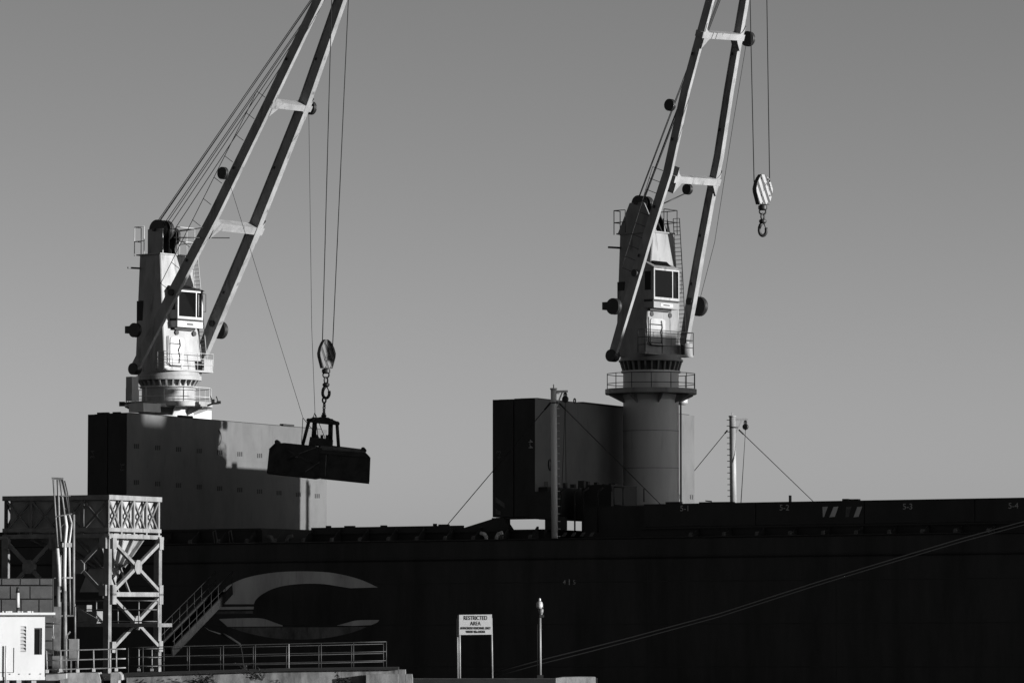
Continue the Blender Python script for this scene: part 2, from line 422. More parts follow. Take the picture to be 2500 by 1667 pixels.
decal(outer + inner, 'hull_white', 'hull_emblem')
decal([(527, 1481), (620, 1480), (619, 1486.5), (525, 1487.5)], 'hull_white', 'hull_emblem')
lo = arc([(534, 1510), (600, 1508), (640, 1509), (668, 1518), (690, 1526)]) + [(690, 1528), (556, 1529)]
decal(lo, 'hull_white', 'hull_emblem')
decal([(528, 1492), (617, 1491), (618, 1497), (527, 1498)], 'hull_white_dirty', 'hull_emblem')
decal(arc([(822, 1526), (845, 1520), (872, 1513.5), (926, 1512.5)]) + arc([(926, 1512.5), (920, 1519), (906, 1525)]) + [(860, 1527)], 'hull_white', 'hull_emblem')
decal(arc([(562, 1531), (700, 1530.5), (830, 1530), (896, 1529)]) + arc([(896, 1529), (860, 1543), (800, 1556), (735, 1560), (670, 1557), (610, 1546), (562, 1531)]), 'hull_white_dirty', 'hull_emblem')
# accommodation block far aft, outside the frame: it shades the lower part of the after crane
def deckhouse():
    d = MB()
    sbox(d, 60, 74, 2.2, 18.0, .03, 17.85); sbox(d, 60.01, 74, 18.003, 25.2, .03, 15.2); sbox(d, 60.02, 70, 2.4, 9.8, 17.853, 18.9); sbox(d, 60.02, 70, 12.5, 17.9, 17.853, 18.9); sbox(d, 60.3, 66, 18.01, 19.2, 15.203, 16.6)
    o = d.build('accommodation_block', 'crane_paint', ship)
    for lev in range(5):
        for i in range(5):
            w = MB(); v0 = 3.4 + i * 2.9; z0 = 3.2 + lev * 2.8
            w.hexa([S(59.96, v0, z0), S(60, v0, z0), S(60, v0 + .7, z0), S(59.96, v0 + .7, z0), S(59.96, v0, z0 + .8), S(60, v0, z0 + .8), S(60, v0 + .7, z0 + .8), S(59.96, v0 + .7, z0 + .8)])
            w.build('window', 'glass_dark', o)
deckhouse()

# ------------------------------------------------------------------ folded hatch covers standing on end
def hatch_stack(pxs, ytop, ybot, far, v0, marks, label, ends_lab, zbot=None):
    (x0, x1, x2, x3) = pxs
    sA = pv(x0, ytop, v0)[0]; sB = pv(x1, ytop, v0)[0]; sC = pv(x2, ytop, v0)[0]; sD = pv(x3, ytop, v0)[0]
    zt = pv(x1, ytop + 3, v0)[1]; zt2 = pv(x3, ytop, v0)[1]
    zb = pv(x0, ybot, v0)[1]
    v1 = ps(far[0], far[1], sD)[0]
    root = thing('hatch_cover', label, 'hatch cover', S(sA, v0, zb), 'folded hatch covers standing on end')
    for (a, b, zz) in ((sA, sB, zt), (sC, sD, zt2)):
        p = MB(); sbox(p, a, b, v0, v1, zb, zz)
        pan = p.build('cover_panel', 'hatch_grey', root)
        e = MB(); sbox(e, a - .015, b + .01, v0 - .03, v0 - .002, zb, zz + .012); e.build('end_plate', 'hatch_dark', pan)
        f = MB(); sbox(f, a + .1, b - .1, v0 + .5, v1 - .5, zz, zz + .05); f.build('top_bar', 'hatch_dark', pan)
    return root, sD, v1, zb, zt2, (sA, sB, sC)
hc4, s4, v4, zb4, zt4, c4 = hatch_stack((1204, 1253, 1257, 1306), 972, 1262, (1695, 1030), 2.0, None, 'folded cover marked 4-3 and 4-4 with bright gaps beneath it', ('4-3', '4-4'))
hc3, s3, v3, zb3, zt3, c3 = hatch_stack((216, 262, 266, 310), 1008, 1296, (798, 1054), 2.0, None, 'folded cover with rows of dark slots standing beside the lattice hopper', ('3-3', '3-4'))
def end_text(root, body, px, py, m):
    s, z = pv(px, py, 1.96); lettering(body, S(s, 1.962, z), -Z, U, .26, m, root, .004)
def end_text_up(root, body, px, py, m):
    s, z = pv(px, py, 1.96); lettering(body, S(s, 1.962, z), Z, -U, .26, m, root, .004)
end_text(hc4, '4-4', 1295, 1084, 'mark_white'); end_text_up(hc4, '4-3', 1218, 1110, 'mark_faded')
end_text_up(hc3, '3-4', 226, 1109, 'mark_faded'); end_text(hc3, '3-3', 298, 1140, 'mark_faded')
# hinge beam and supports below the cover with the gaps
hb = MB(); sa = pv(1204, 1230, 1.9)[0]; sb = pv(1344, 1230, 1.9)[0]
z1 = pv(1300, 1200, 1.9)[1]
sbox(hb, c4[2] + .9, sb, 1.9, 2.4, zb4 - .04, z1); hb.build('hinge_beam', 'hatch_dark', hc4)
sbox(MB(), sa - .05, sb + .05, 1.84, 2.4, zb4 - .13, zb4 - .04).build('bottom_rail', 'hatch_dark', hc4)
# long lower panel edge hanging below the lit face
sbox(MB(), s4 + .02, s4 + .5, 2.45, 9.0, zb4 - .15, pv(1330, 1188, 2.4)[1] - .0).build('lower_edge', 'hatch_dark', hc4)
for x0, x1, y0, y1 in ((1204, 1240, 1262, 1296), (1330, 1379, 1262, 1305)):
    s0 = pv(x0, y0, 2.0)[0]; s1 = pv(x1, y0, 2.0)[0]
    sbox(MB(), s0, s1, 2.02, 2.3, zg - .05, zb4 - .04).build('support', 'hatch_dark', hc4)
# warning stripes near the foot of panel 4-3
for pts in (((1210, 1213), (1232, 1228), (1232, 1240), (1210, 1225)), ((1210, 1241), (1222, 1248), (1222, 1256), (1210, 1254))):
    P = []
    for px, py in pts: s, z = pv(px, py, 1.966); P.append(S(s, 1.966, z))
    MB().prism(P, -N * .005).build('warning_stripe', 'mark_faded', hc4)
for (hc_, s_, v0_, v1_, za_, zb_) in ((hc3, s3, 2.0, v3, zb3, zt3), (hc4, s4, 2.0, v4, zb4, zt4)):
    for k in (.33, .66):
        z_ = za_ + (zb_ - za_) * k
        sbox(MB(), s_ + .001, s_ + .012, v0_ + .05, v1_ - .05, z_ - .015, z_ + .015).build('weld_line', 'hatch_grey', hc_)
# rows of slots in the tall grey face of the forward cover
slot_me = None
for row, (ya, yb) in enumerate(((1089, 1119), (1177, 1206))):
    for i in range(10 if row else 7):
        px = 333 + i * (53.5 if i < 4 else 51) if False else 333 + i * 52.2 - i * i * .35
        py = ya + (yb - ya) * i / 9 * 1.15
        for k in range(3):
            v, z = ps(px + (k - 1) * 4.6, py, s3)
            c = S(s3 + .01, v, z)
            if slot_me is None:
                o = MB().obox(V((0, 0, 0)), U * .012, N * .055, Z * .13).build('lashing_slot', 'mark_dark'); slot_me = o
            else:
                o = slot_me.copy(); COL.objects.link(o)
            o.parent = hc3; o.location = c - hc3.location
# ring mark, eye plates and top lips
v, z = ps(532, 1068, s3); MB().torus(S(s3 + .01, v, z), N, Z, .38, .42, .03, 18, 5, -1.4, 1.5).build('ring_mark', 'mark_dark', hc3)
for px, w in ((440, 24), (690, 24)):
    v, z = ps(px, 1030, s3); sbox(MB(), s3 - .2, s3 + .05, v, v + w / 41 / .42, zt3 + .02, zt3 + .14).build('top_lip', 'hatch_dark', hc3)
for px in (245, 255, 283):
    s, _ = pv(px, 1008, 2.2); MB().obox(S(s, 2.3, zt3 + .03), U * .22, N * .1, Z * .06).build('top_lip', 'hatch_dark', hc3)
v, z = ps(1403, 990, s4); MB().torus(S(s4, v, zt4 + .1), N, Z, .12, .12, .035, 12, 5).build('eye_plate', 'hatch_dark', hc4)
v, z = ps(1422, 990, s4); sbox(MB(), s4 - .3, s4 + .04, v, v + 6, zt4 + .003, zt4 + .09).build('top_lip', 'hatch_dark', hc4)
v, z = ps(1342, 1134, s4); MB().torus(S(s4 + .02, v, z), N, Z, .2, .28, .05, 14, 5).build('ring_mark', 'mark_dark', hc4)
for px, py in ((1333, 1181), (1657, 1212), (1688, 1213)):
    for k in (-1, 1):
        v, z = ps(px + k * 2.5, py, s4); o = slot_me.copy(); COL.objects.link(o); o.parent = hc4; o.location = S(s4 + .01, v, z) - hc4.location

# ================================================================== DECK CRANES
def deck_crane(name, label, cxp, cyp_deck, v, ang, e, D):
    # survey the slewing axis at its own depth
    s = 0
    for it in range(8):
        w = S(s, v, 0); px = 1250 + F * (w - CAM).x / ((w - CAM).dot(FWD)); s += (cxp - px) / 46 / math.cos(TH)
    base = S(s, v, 0)
    Y = base.y; mpp = (Y) / F
    A = V((math.cos(ang), math.sin(ang), 0)); B = V((math.sin(ang), -math.cos(ang), 0))
    root = thing(name, label, 'crane', base, 'cranes on the ship deck')
    axp = lambda py: at(cxp, py, Y)
    def zz(py): return at(cxp, py, Y).z
    def L(lx, ly, z): return V((base.x, base.y, 0)) + A * lx + B * ly + Z * z
    ca, sa_ = math.cos(ang), math.sin(ang)
    axx = lambda px, py: at(px, py, Y).x - base.x
    def lxf(px, py, ly): return (axx(px, py) - sa_ * ly) / ca      # local lx seen at pixel px for a given ly
    def lyf(px, py, lx): return (axx(px, py) - ca * lx) / sa_
    P = D
    # pedestal, slewing ring, tower
    z0 = .03 + base.z
    zpl = zz(P['plat']); bz = V((base.x, base.y, 0))
    rp = P['rped'] * mpp
    MB().lathe(bz, [(rp, z0), (rp, zpl - .35), (rp * 1.06, zpl - .12), (rp * 1.06, zpl)], 48).build('pedestal', 'pedestal_paint', root)
    for k in (0.25, .5, .75):
        zc_ = z0 + (zpl - z0) * k; MB().lathe(bz, [(rp + .003, zc_ - .02), (rp + .012, zc_ - .01), (rp + .012, zc_ + .01), (rp + .003, zc_ + .02)], 48).build('weld_seam', P['paint'], root)
    rpl = P['rplat'] * mpp
    plat = MB().lathe(bz, [(rp * 1.02, zpl - .03), (rpl - .03, zpl - .03), (rpl, zpl), (rpl, zpl + .26), (rpl - .02, zpl + .26), (rpl - .02, zpl + .05), (rp * .9, zpl + .05)], 48).build('platform', P['paint'], root)
    for k in range(8):
        t = 2 * math.pi * (k + .3) / 8; d = V((math.cos(t), math.sin(t), 0)); sd = V((-d.y, d.x, 0)) * .03
        MB().prism([bz + d * rp + Z * (zpl - .04) - sd, bz + d * (rpl - .1) + Z * (zpl - .04) - sd, bz + d * (rpl - .12) + Z * (zpl - .1) - sd, bz + d * rp + Z * (zpl - .52) - sd], sd * 2).build('platform_bracket', P['paint'], root)
    zd1, zt0, zt1, zt2 = zz(P['drum_top']), zz(P['teeth_top']), zz(P['flange_top']), zz(P['tower_bot'])
    rd = P['rdrum'] * mpp; rf = P['rflange'] * mpp
    MB().lathe(bz, [(rd, zpl + .05), (rd, zd1 - .12), (rd * 1.07, zd1 - .1), (rd * 1.07, zd1)], 48).build('drum', 'pedestal_paint' if P['dark_paint'] else P['paint'], root)
    MB().lathe(bz, [(rd * .97, zd1), (rd * .97, zt0)], 40).build('bearing_ring', 'dark_steel' if P['dark_paint'] else P['paint'], root)
    teeth = MB()
    for k in range(28):
        t = 2 * math.pi * k / 28; d = V((math.cos(t), math.sin(t), 0)); sd = V((-d.y, d.x, 0)) * .045
        teeth.prism([bz + d * rd * .96 + Z * zd1 - sd, bz + d * rd * 1.03 + Z * zd1 - sd, bz + d * rf * .97 + Z * zt0 - sd, bz + d * rd * .96 + Z * zt0 - sd], sd * 2)
    teeth.build('bearing_rib', P['paint'], root)
    MB().lathe(bz, [(rf * .98, zt0), (rf, zt0 + .02), (rf, zt1 - .12), (rf * .95, zt1 - .1), (rf * .95, zt1)], 48).build('slewing_flange', P['paint'], root)
    # platform handrail
    n = 14; pts = []
    for k in range(n + 1):
        t = 2 * math.pi * k / n + .2; pts.append(bz + V((math.cos(t), math.sin(t), 0)) * (rpl - .06) + Z * (zpl + .05))
    for p in pts[:-1]: MB().tube(p, p + Z * 1.05, .024, n=6).build('platform_post', P['rail'], root)
    for h in (.5, 1.05):
        MB().polytube([q + Z * h for q in pts], .02, 5).build('platform_rail', P['rail'], root)
    # tower (tapered four-sided column)
    ptop, pbot = P['top'], P['bot']
    def solve(pxL, pxE, pxR, y):
        hw = (axx(pxR, y) - axx(pxE, y)) / ca / 2
        dd = (axx(pxE, y) - axx(pxL, y)) / sa_
        c_ = axx(pxE, y)            # = -hw'*ca + d2*sa
        d2 = (c_ + hw * ca) / sa_
        return hw, d2 - dd, d2
    hwT, bT, fT = solve(*ptop); hwB, bB, fB = solve(*pbot)
    zT, zB = zz(ptop[3]), zz(pbot[3])
    def col(z): k = (z - zB) / (zT - zB); return hwB + (hwT - hwB) * k, bB + (bT - bB) * k, fB + (fT - fB) * k
    tb = MB()
    levels = [zB, zB + (zT - zB) * .33, zB + (zT - zB) * .66, zT]
    ch = .12
    rings = []
    for z in levels:
        h, b, f = col(z)
        rings.append([L(-h, b + ch, z), L(-h + ch, b, z), L(h - ch, b, z), L(h, b + ch, z), L(h, f - ch * .4, z), L(h - ch * .4, f, z), L(-h + ch * .4, f, z), L(-h, f - ch * .4, z)])
    vs = [p for r_ in rings for p in r_]; fs = []
    for j in range(len(rings) - 1):
        for i in range(8): fs.append((j * 8 + i, j * 8 + (i + 1) % 8, j * 8 + 8 + (i + 1) % 8, j * 8 + 8 + i))
    fs += [tuple(range(7, -1, -1)), tuple(range(len(vs) - 8, len(vs)))]
    tb.quadmesh(vs, fs); tower = tb.build('tower', P['paint'], root)
    sk = MB(); sk.lathe(bz, [(rf * .93, zt1), (rf * .93, zB + .05)], 40); sk.build('tower_skirt', P['paint'], root)
    # stiffening rims on the tower: cap plate and base plate
    h, b, f = col(zT); MB().prism([L(-h - .1, b - .1, zT), L(h + .1, b - .1, zT), L(h + .1, f + .1, zT), L(-h - .1, f + .1, zT)], Z * .07).build('cap_plate', P['paint'], tower)
    # vents on the dark side
    zv = zz(P['vent'][0]); h, b, f = col(zv); zv2 = zz(P['vent'][1])
    MB().hexa([L(-h - .05, b + .05, zv2), L(-h - .05, b + .55, zv2), L(-h + .1, b + .55, zv2), L(-h + .1, b + .05, zv2), L(-h - .05, b + .05, zv), L(-h - .05, b + .55, zv), L(-h + .1, b + .55, zv), L(-h + .1, b + .05, zv)]).build('side_vent', 'hatch_dark', tower)
    # side lamp arm
    zl = zz(P['arm']); h, b, f = col(zl)
    MB().beam(L(-h + .1, b + .15, zl), L(-h - .75, b - .1, zl), .1, .12, Z).build('lamp_arm', 'dark_steel', tower)
    # cap railing
    h, b, f = col(zT)
    for (c_, e_) in (((-h - .05, b - .3), (-h - .05, b + .7)), ((.1, f + .0), (h + .35, f - .9))):
        rr = []
        if c_[1] < 0: rr = [L(-h + .5, b - .3, zT), L(-h - .05, b - .3, zT), L(-h - .05, b + .5, zT)]
        else: rr = [L(.0, f + .05, zT), L(h + .25, f + .05, zT), L(h + .45, f - .8, zT), L(h + .45, b + .4, zT)]
        for p in rr: MB().tube(p, p + Z * P['caprail'], .028, n=6).build('cap_post', P['rail'], tower)
        for k in (.5, 1.0): MB().polytube([p + Z * P['caprail'] * k for p in rr], .024, 5).build('cap_rail', P['rail'], tower)
    # sheave head: two cheek plates and the rope sheaves between them
    hx, hy0, hy1 = P['head']                          # pixel x, y top, y bottom
    z_t, z_b = zz(hy0), zz(hy1); ly = lyf(hx, hy0, 0); rs = P['rsheave']
    if P['headshape'] == 'box':
        w0, w1 = .62, .62
    else: w0, w1 = 1.35, .5
    for i, lx in enumerate((-.52, .0, .5)):
        top = z_t - rs * .9
        MB().prism([L(lx - .04, ly - w0, z_b), L(lx - .04, ly + w0, z_b), L(lx - .04, ly + w1, top), L(lx - .04, ly - w1, top)], A * .08).build('cheek_plate', 'dark_steel' if i else 'crane_paint_dark', root)
    for lx in (-.3, .27):
        MB().disc(L(lx, ly, z_t - rs), A, rs, .34, 22, .08).build('rope_sheave', 'dark_steel', root)
    MB().disc(L(.62, ly + .35, z_t - rs - .35), A, rs * .85, .2, 22, .06).build('rope_sheave', 'dark_steel', root)
    MB().tube(L(-.75, ly, z_t - rs), L(.8, ly, z_t - rs), .09, n=10).build('sheave_axle', 'dark_steel', root)
    # white gusset feet of the head
    for lx in (.12, .5):
        MB().prism([L(lx, ly + w0 + .02, z_b), L(lx + .14, ly + w0 + .02, z_b), L(lx + .07, ly + w0 - .1, z_b + .75)], B * .05).build('head_gusset', P['paint'], root)
    # driver's cab
    c_ = P['cab']                                     # side-left px, front-left px, front-right px, y roof, y front top, y front bottom, y sill top, y sill bottom
    zr_, zf, zbm, zs0, zs1 = [zz(y) for y in c_[3:8]]
    h, b, f = col(zf); fy0 = f - .25
    ylm = c_[4]
    # front plane ly from side width
    side = (axx(c_[1], ylm) - axx(c_[0], ylm)) / sa_
    lxl = -hwB * .55
    for it in range(3):
        lyfront = (axx(c_[1], ylm) - ca * lxl) / sa_
        lxl = lxl if lyfront > f + .5 else lxl - .2
    lxr = (axx(c_[2], ylm) - sa_ * lyfront) / ca
    ly0 = f - .3
    cab = MB()
    def cb(x0, x1, y0, y1, z0_, z1_): return [L(x0, y0, z0_), L(x1, y0, z0_), L(x1, y1, z0_), L(x0, y1, z0_), L(x0, y0, z1_), L(x1, y0, z1_), L(x1, y1, z1_), L(x0, y1, z1_)]
    fr = .09
    T = .05
    # shell: floor block, back, left side lower band, roof; front frame with openings
    cab.hexa(cb(lxl, lxr, ly0, lyfront, zbm, zbm + .1))
    cab.hexa(cb(lxl, lxr, ly0, lyfront, zf - .06, zf))
    cab.hexa(cb(lxl, lxr, ly0, ly0 + .06, zbm + .1, zf - .06))
    # left side wall with a narrow window opening
    wl0, wl1 = lyfront - .62, lyfront - .18
    hz0, hz1 = zbm + (zf - zbm) * .3, zf - .16
    cab.hexa(cb(lxl, lxl + T, ly0 + .06, wl0, zbm + .1, zf - .06)); cab.hexa(cb(lxl, lxl + T, wl1, lyfront - T, zbm + .1, zf - .06))
    cab.hexa(cb(lxl, lxl + T, wl0, wl1, zbm + .1, hz0)); cab.hexa(cb(lxl, lxl + T, wl0, wl1, hz1, zf - .06))
    cab.hexa(cb(lxr - T, lxr, ly0 + .06, lyfront - T, zbm + .1, zbm + .6)); cab.hexa(cb(lxr - T, lxr, ly0 + .06, ly0 + .4, zbm + .6, zf - .06))
    cabo = cab.build('cab_shell', P['paint'], root)
    # front frame: white posts
    ff = MB(); y0, y1 = lyfront - T, lyfront + .03
    mid = lxl + (lxr - lxl) * .72
    ff.hexa(cb(lxl, lxl + fr, y0, y1, zbm - .02, zf)); ff.hexa(cb(mid, mid + .07, y0, y1, zbm + .12, zf - .1)); ff.hexa(cb(lxr - fr, lxr, y0, y1, zbm - .02, zf))
    ff.hexa(cb(lxl + fr, lxr - fr, y0, y1, zbm - .02, zbm + .12)); ff.hexa(cb(lxl + fr, lxr - fr, y0, y1, zf - .1, zf))
    ff.build('window_frame', 'crane_paint' if P['dark_paint'] else 'white_paint', cabo)
    MB().hexa(cb(lxl + fr, mid, lyfront - .04, lyfront - .02, zbm + .12, zf - .1)).build('window_pane', 'glass_dark', cabo)
    MB().hexa(cb(mid + .07, lxr - fr, lyfront - .04, lyfront - .02, zbm + .12, zf - .1)).build('window_pane', 'glass_dark', cabo)
    MB().hexa(cb(lxl + .015, lxl + .03, wl0, wl1, hz0, hz1)).build('window_pane', 'glass_dark', cabo)
    MB().tube(L(mid + .22, lyfront + .03, zbm + .2), L(mid + .22, lyfront + .03, zf - .2), .02, n=5).build('window_guard', P['rail'], cabo)
    # sloped roof
    MB().hexa([L(lxl - .04, ly0, zf + .003), L(lxr + .08, ly0, zf + .003), L(lxr + .08, lyfront + .1, zf + .003), L(lxl - .04, lyfront + .1, zf + .003),
               L(lxl + .05, ly0, zr_), L(lxr - .1, ly0, zr_), L(lxr - .02, lyfront + .02, zf + .08), L(lxl, lyfront + .02, zf + .08)]).build('cab_roof', P['roof'], root)
    MB().hexa([L(lxl + .45, ly0 + .35, zr_ - .1), L(lxr - .55, ly0 + .35, zr_ - .1), L(lxr - .4, lyfront - .2, zf + .1), L(lxl + .4, lyfront - .2, zf + .1),
               L(lxl + .45, ly0 + .35, zr_ + .0), L(lxr - .55, ly0 + .35, zr_ + .0), L(lxr - .4, lyfront - .2, zf + .19), L(lxl + .4, lyfront - .2, zf + .19)]).build('roof_window', 'glass_dark', root)
    sill = MB().hexa(cb(lxl, lxr, f - .2, lyfront + .02, zs1, zs0)).build('cab_sill', 'white_paint' if not P['dark_paint'] else P['paint'], root)
    MB().hexa(cb(lxl + .02, lxr - .02, f - .2, lyfront - .05, zs0, zbm)).build('cab_base', 'hatch_dark', root)
    MB().hexa(cb(lxl + (lxr - lxl) * .28, lxl + (lxr - lxl) * .75, lyfront + .021, lyfront + .03, zs1 + .08, zs0 - .08)).build('maker_plate', 'white_paint', sill)
    MB().hexa(cb(lxl + (lxr - lxl) * .36, lxl + (lxr - lxl) * .62, lyfront + .031, lyfront + .034, zs1 + .14, zs0 - .13)).build('plate_mark', 'mark_dark', sill)
    MB().hexa(cb(lxl + .1, lxr - .3, f, lyfront - .3, zs1 - .14, zs1)).build('cab_bracket', 'dark_steel', root)
    for lx in (lxl + .45, lxr - .2):
        MB().disc(L(lx, lyfront - .55, zs1 - .3), B, .15, .2, 14).tube(L(lx, lyfront - .55, zs1 - .2), L(lx, lyfront - .55, zs1), .03).build('flood_lamp', 'dark_steel', root)
    # mirror / guard rail to the side of the cab
    MB().polytube([L(lxr, lyfront - .1, zf - .1), L(lxr + .32, lyfront - .05, zf - .15), L(lxr + .32, lyfront - .05, zbm + .5), L(lxr, lyfront - .1, zbm + .45)], .018, 5).build('cab_guard', P['rail'], root)
    # access door and fittings on the lit front face
    d0 = P['door']; dz1, dz0 = zz(d0[2]), zz(d0[3]); h, b, f = col((dz0 + dz1) / 2)
    def FP(px, z, off=.02):
        hh, bb, f_ = col(z); ly_ = f_ + off; return L((axx(px, 800) - sa_ * ly_) / ca, ly_, z)
    outl = []
    x0, x1 = d0[0], d0[1]; rpx = 6; rz = 6 * mpp
    for (cx_, cz_, t0) in ((x1 - rpx, dz1 - rz, 0), (x0 + rpx, dz1 - rz, 90), (x0 + rpx, dz0 + rz, 180), (x1 - rpx, dz0 + rz, 270)):
        for k in range(4):
            t = R(t0 + 30 * k); outl.append(FP(cx_ + rpx * math.cos(t), cz_ + rz * math.sin(t), .004))
    MB().prism(outl, B * .05).build('access_door', 'white_paint' if not P['dark_paint'] else 'crane_paint', tower)
    pipe = MB()
    pipe.polytube([FP(x1 - 8, dz1 - .1, .1), FP(x1 - 6, dz1 - .5, .1), FP(x1 - 10, dz1 - .75, .1), FP(x1 - 7, dz1 - 1.1, .1), FP(x1 - 8, dz0 + .2, .1)], .025, 5)
    pipe.build('cable', 'dark_steel', tower)
    pipe = MB(); pipe.polytube([FP(x0 - 4, dz1 + .05, .09), FP(x0 - 4, dz0 + .2, .09), FP(x0 + 4, dz0 + .03, .09), FP(x1 - 4, dz0 + .03, .09)], .03, 6); pipe.build('drain_pipe', 'dark_steel', tower)
    for yy in (.12, .78):
        zq = dz0 + (dz1 - dz0) * yy; MB().tube(FP(x0 + 3, zq, .12), FP(x1 - 6, zq, .12), .022, n=5).build('grab_handle', P['rail2'], tower)
    # lower working platform with rails in front
    pf = P['front']; zf0 = zz(pf[2]); h, b, f = col(zf0)
    lyp = f + .55
    xl = (axx(pf[0], 800) - sa_ * lyp) / ca; xr = (axx(pf[1], 800) - sa_ * lyp) / ca
    MB().hexa(cb(xl, xr, f - .1, lyp, zf0 - .1, zf0)).build('front_platform', P['paint'], root)
    fpts = [L(xl, f + .05, zf0), L(xl, lyp, zf0), L(xl + (xr - xl) * .35, lyp, zf0), L(xl + (xr - xl) * .68, lyp, zf0), L(xr, lyp, zf0), L(xr, f - .7, zf0)]
    for p in fpts: MB().tube(p, p + Z * P['frail'], .022, n=5).build('rail_post', P['rail'], root)
    for k in (.33, .66, 1): MB().polytube([p + Z * P['frail'] * k for p in fpts], .018, 5).build('guard_rail', P['rail'], root)
    MB().hexa(cb(xr - .75, xr - .03, lyp - .06, lyp - .02, zf0, zf0 + .65)).build('toe_box', P['paint'], root)
    # ladder up the far side of the front
    hh, bb, ff_ = col(zT); lad = MB()
    pB = L(hwB + .12, fB + .1, zf0); pT = L(hwT + .22, fT + .02, zT + .9)
    for o_ in (-.22, .22): lad.tube(pB + B * o_, pT + B * o_, .025, n=5)
    for k in range(34): c0 = pB.lerp(pT, k / 33); lad.tube(c0 - B * .22, c0 + B * .22, .016, n=5)
    lad.build('ladder', P['rail'], root)
    # lit cover strip behind the ladder
    MB().hexa([L(hwB + .003, fB - .55, zf0), L(hwB + .04, fB - .55, zf0), L(hwB + .04, fB - .02, zf0), L(hwB + .003, fB - .02, zf0),
               L(hwT + .003, fT - .5, zT), L(hwT + .04, fT - .5, zT), L(hwT + .04, fT - .02, zT), L(hwT + .003, fT - .02, zT)]).build('cable_trunk', 'white_paint', tower)
    # ---------------- boom
    Hm = L(0, P['hinge'][1], zz(P['hinge'][0]))
    bdir = B * math.cos(e) + Z * math.sin(e); nrm = A.cross(bdir).normalized()
    if nrm.z > 0: nrm = -nrm                          # underside normal
    def BP(px, py): return hit(px, py, Hm, nrm)
    legs = []
    for li, lp in enumerate(P['legs']):
        pts = [BP(*q) for q in lp]; legs.append(pts)
        lb = MB(); rg = []
        for i, p in enumerate(pts):
            k = 1.18 - .3 * i / (len(pts) - 1)
            if i == 0: k *= .8
            t = P['lt'][li] * k / 2; w = P['lw'] * k / 2 * (.72, 1.08)[li]
            ax = (pts[min(i + 1, len(pts) - 1)] - pts[max(i - 1, 0)]).normalized(); sd = (A - ax * A.dot(ax)).normalized(); nn = ax.cross(sd)
            rg += [p - sd * w - nn * t, p + sd * w - nn * t, p + sd * w + nn * t, p - sd * w + nn * t]
        fs = [(3, 2, 1, 0), tuple(range(len(rg) - 4, len(rg)))]
        for i in range(len(pts) - 1): fs += [(i * 4 + j, i * 4 + (j + 1) % 4, i * 4 + 4 + (j + 1) % 4, i * 4 + 4 + j) for j in range(4)]
        lb.quadmesh(rg, fs); lb.build('boom_leg', 'boom_paint', root)
        # hinge eye
        MB().disc(pts[0] - bdir * .1, A, .34, P['lw'] + .16, 18).build('hinge_eye', 'dark_steel', root)
    for (pa, pb, w_) in P['beams']:
        a_, b_ = BP(*pa), BP(*pb)
        bt = P['bt']
        sh = nrm * (P['lt'][0] / 2 - bt / 2 + .03); a_ = a_ + sh; b_ = b_ + sh
        MB().beam(a_, b_, w_, bt, bdir).build('cross_beam', 'boom_paint', root)
        dA = (b_ - a_).normalized()
        g = bt * .48
        for (c0, sgn) in ((a_, 1), (b_, -1)):
            base_ = c0 + bdir * (w_ / 2 - .01) + dA * sgn * (P['lw'] * .5)
            pts = [base_]
            for k in range(7):
                t = R(90 * k / 6); pts.append(base_ + dA * sgn * (.5 - .5 * math.sin(t)) + bdir * (.5 - .5 * math.cos(t)))
            MB().prism([p - nrm * g for p in pts], nrm * 2 * g).build('corner_gusset', 'boom_paint', root)
            base_ = c0 - bdir * (w_ / 2 - .01) + dA * sgn * (P['lw'] * .5)
            MB().prism([base_ - nrm * .2, base_ + dA * sgn * .5 - nrm * .2, base_ - bdir * .6 - nrm * .2], nrm * .5).build('corner_gusset', 'boom_paint', root)
    for li in (0, 1):
        for i in range(1, len(legs[li]) - 1):
            for f_ in (.4,):
                p = legs[li][i].lerp(legs[li][i + 1], f_) - A * (P['lw'] * .5 + .03) - nrm * (P['lt'][li] * .2)
                MB().obox(p, A * .03, bdir * .08, nrm * .05).build('cable_clamp', 'dark_steel', root)
        p = legs[li][1] - A * (P['lw'] * .5 + .06)
        MB().disc(p, A, .2, .14, 14, .04).build('guide_roller', 'dark_steel', root)
    tip = (legs[0][-1] + legs[1][-1]) / 2
    MB().beam(legs[0][-1], legs[1][-1], .7, P['lt'][0], bdir).build('boom_head', 'boom_paint', root)
    for lx in (-.35, 0, .35): MB().disc(tip + A * lx + bdir * .45, A, .5, .25, 20, .08).build('head_sheave', 'dark_steel', root)
    for (px, py, r_, off) in P['boom_sheaves']:
        c0 = BP(px, py) + A * off
        MB().disc(c0, A, r_, .1, 20, .04).disc(c0 + A * .12, A, r_, .1, 20, .04).build('guide_sheave', 'dark_steel', root)
    for (px, py, r_, sz) in P['winches']:
        hh, bb, f_ = col(zz(py)); c0 = BP(px, py)
        w = MB().disc(c0, A, r_, .28, 18, .06); w.obox(c0 - B * .45 + A * .1 + Z * .05, A * .2, B * .3, Z * sz * .7); w.build('rope_winch', 'dark_steel', root)
    # walkway rail and ladder along the back of the near leg
    up = -nrm; hr = MB(); k0, k1 = P['walk']
    pa, pb = legs[0][k0], legs[0][k1]
    side_ = -A * (P['lw'] * .5)
    nn = 9
    base_pts = [pa.lerp(pb, i / nn) + up * (P['lt'][0] * .5) + side_ for i in range(nn + 1)]
    hr.polytube([p + up * .75 for p in base_pts], .02, 5)
    for p in base_pts: hr.tube(p, p + up * .75, .018, n=5)
    hr.build('boom_handrail', 'rail_dull', root)
    rod = MB(); off = A * (P['lw'] * .5 + .05) + nrm * (P['lt'][0] * .3)
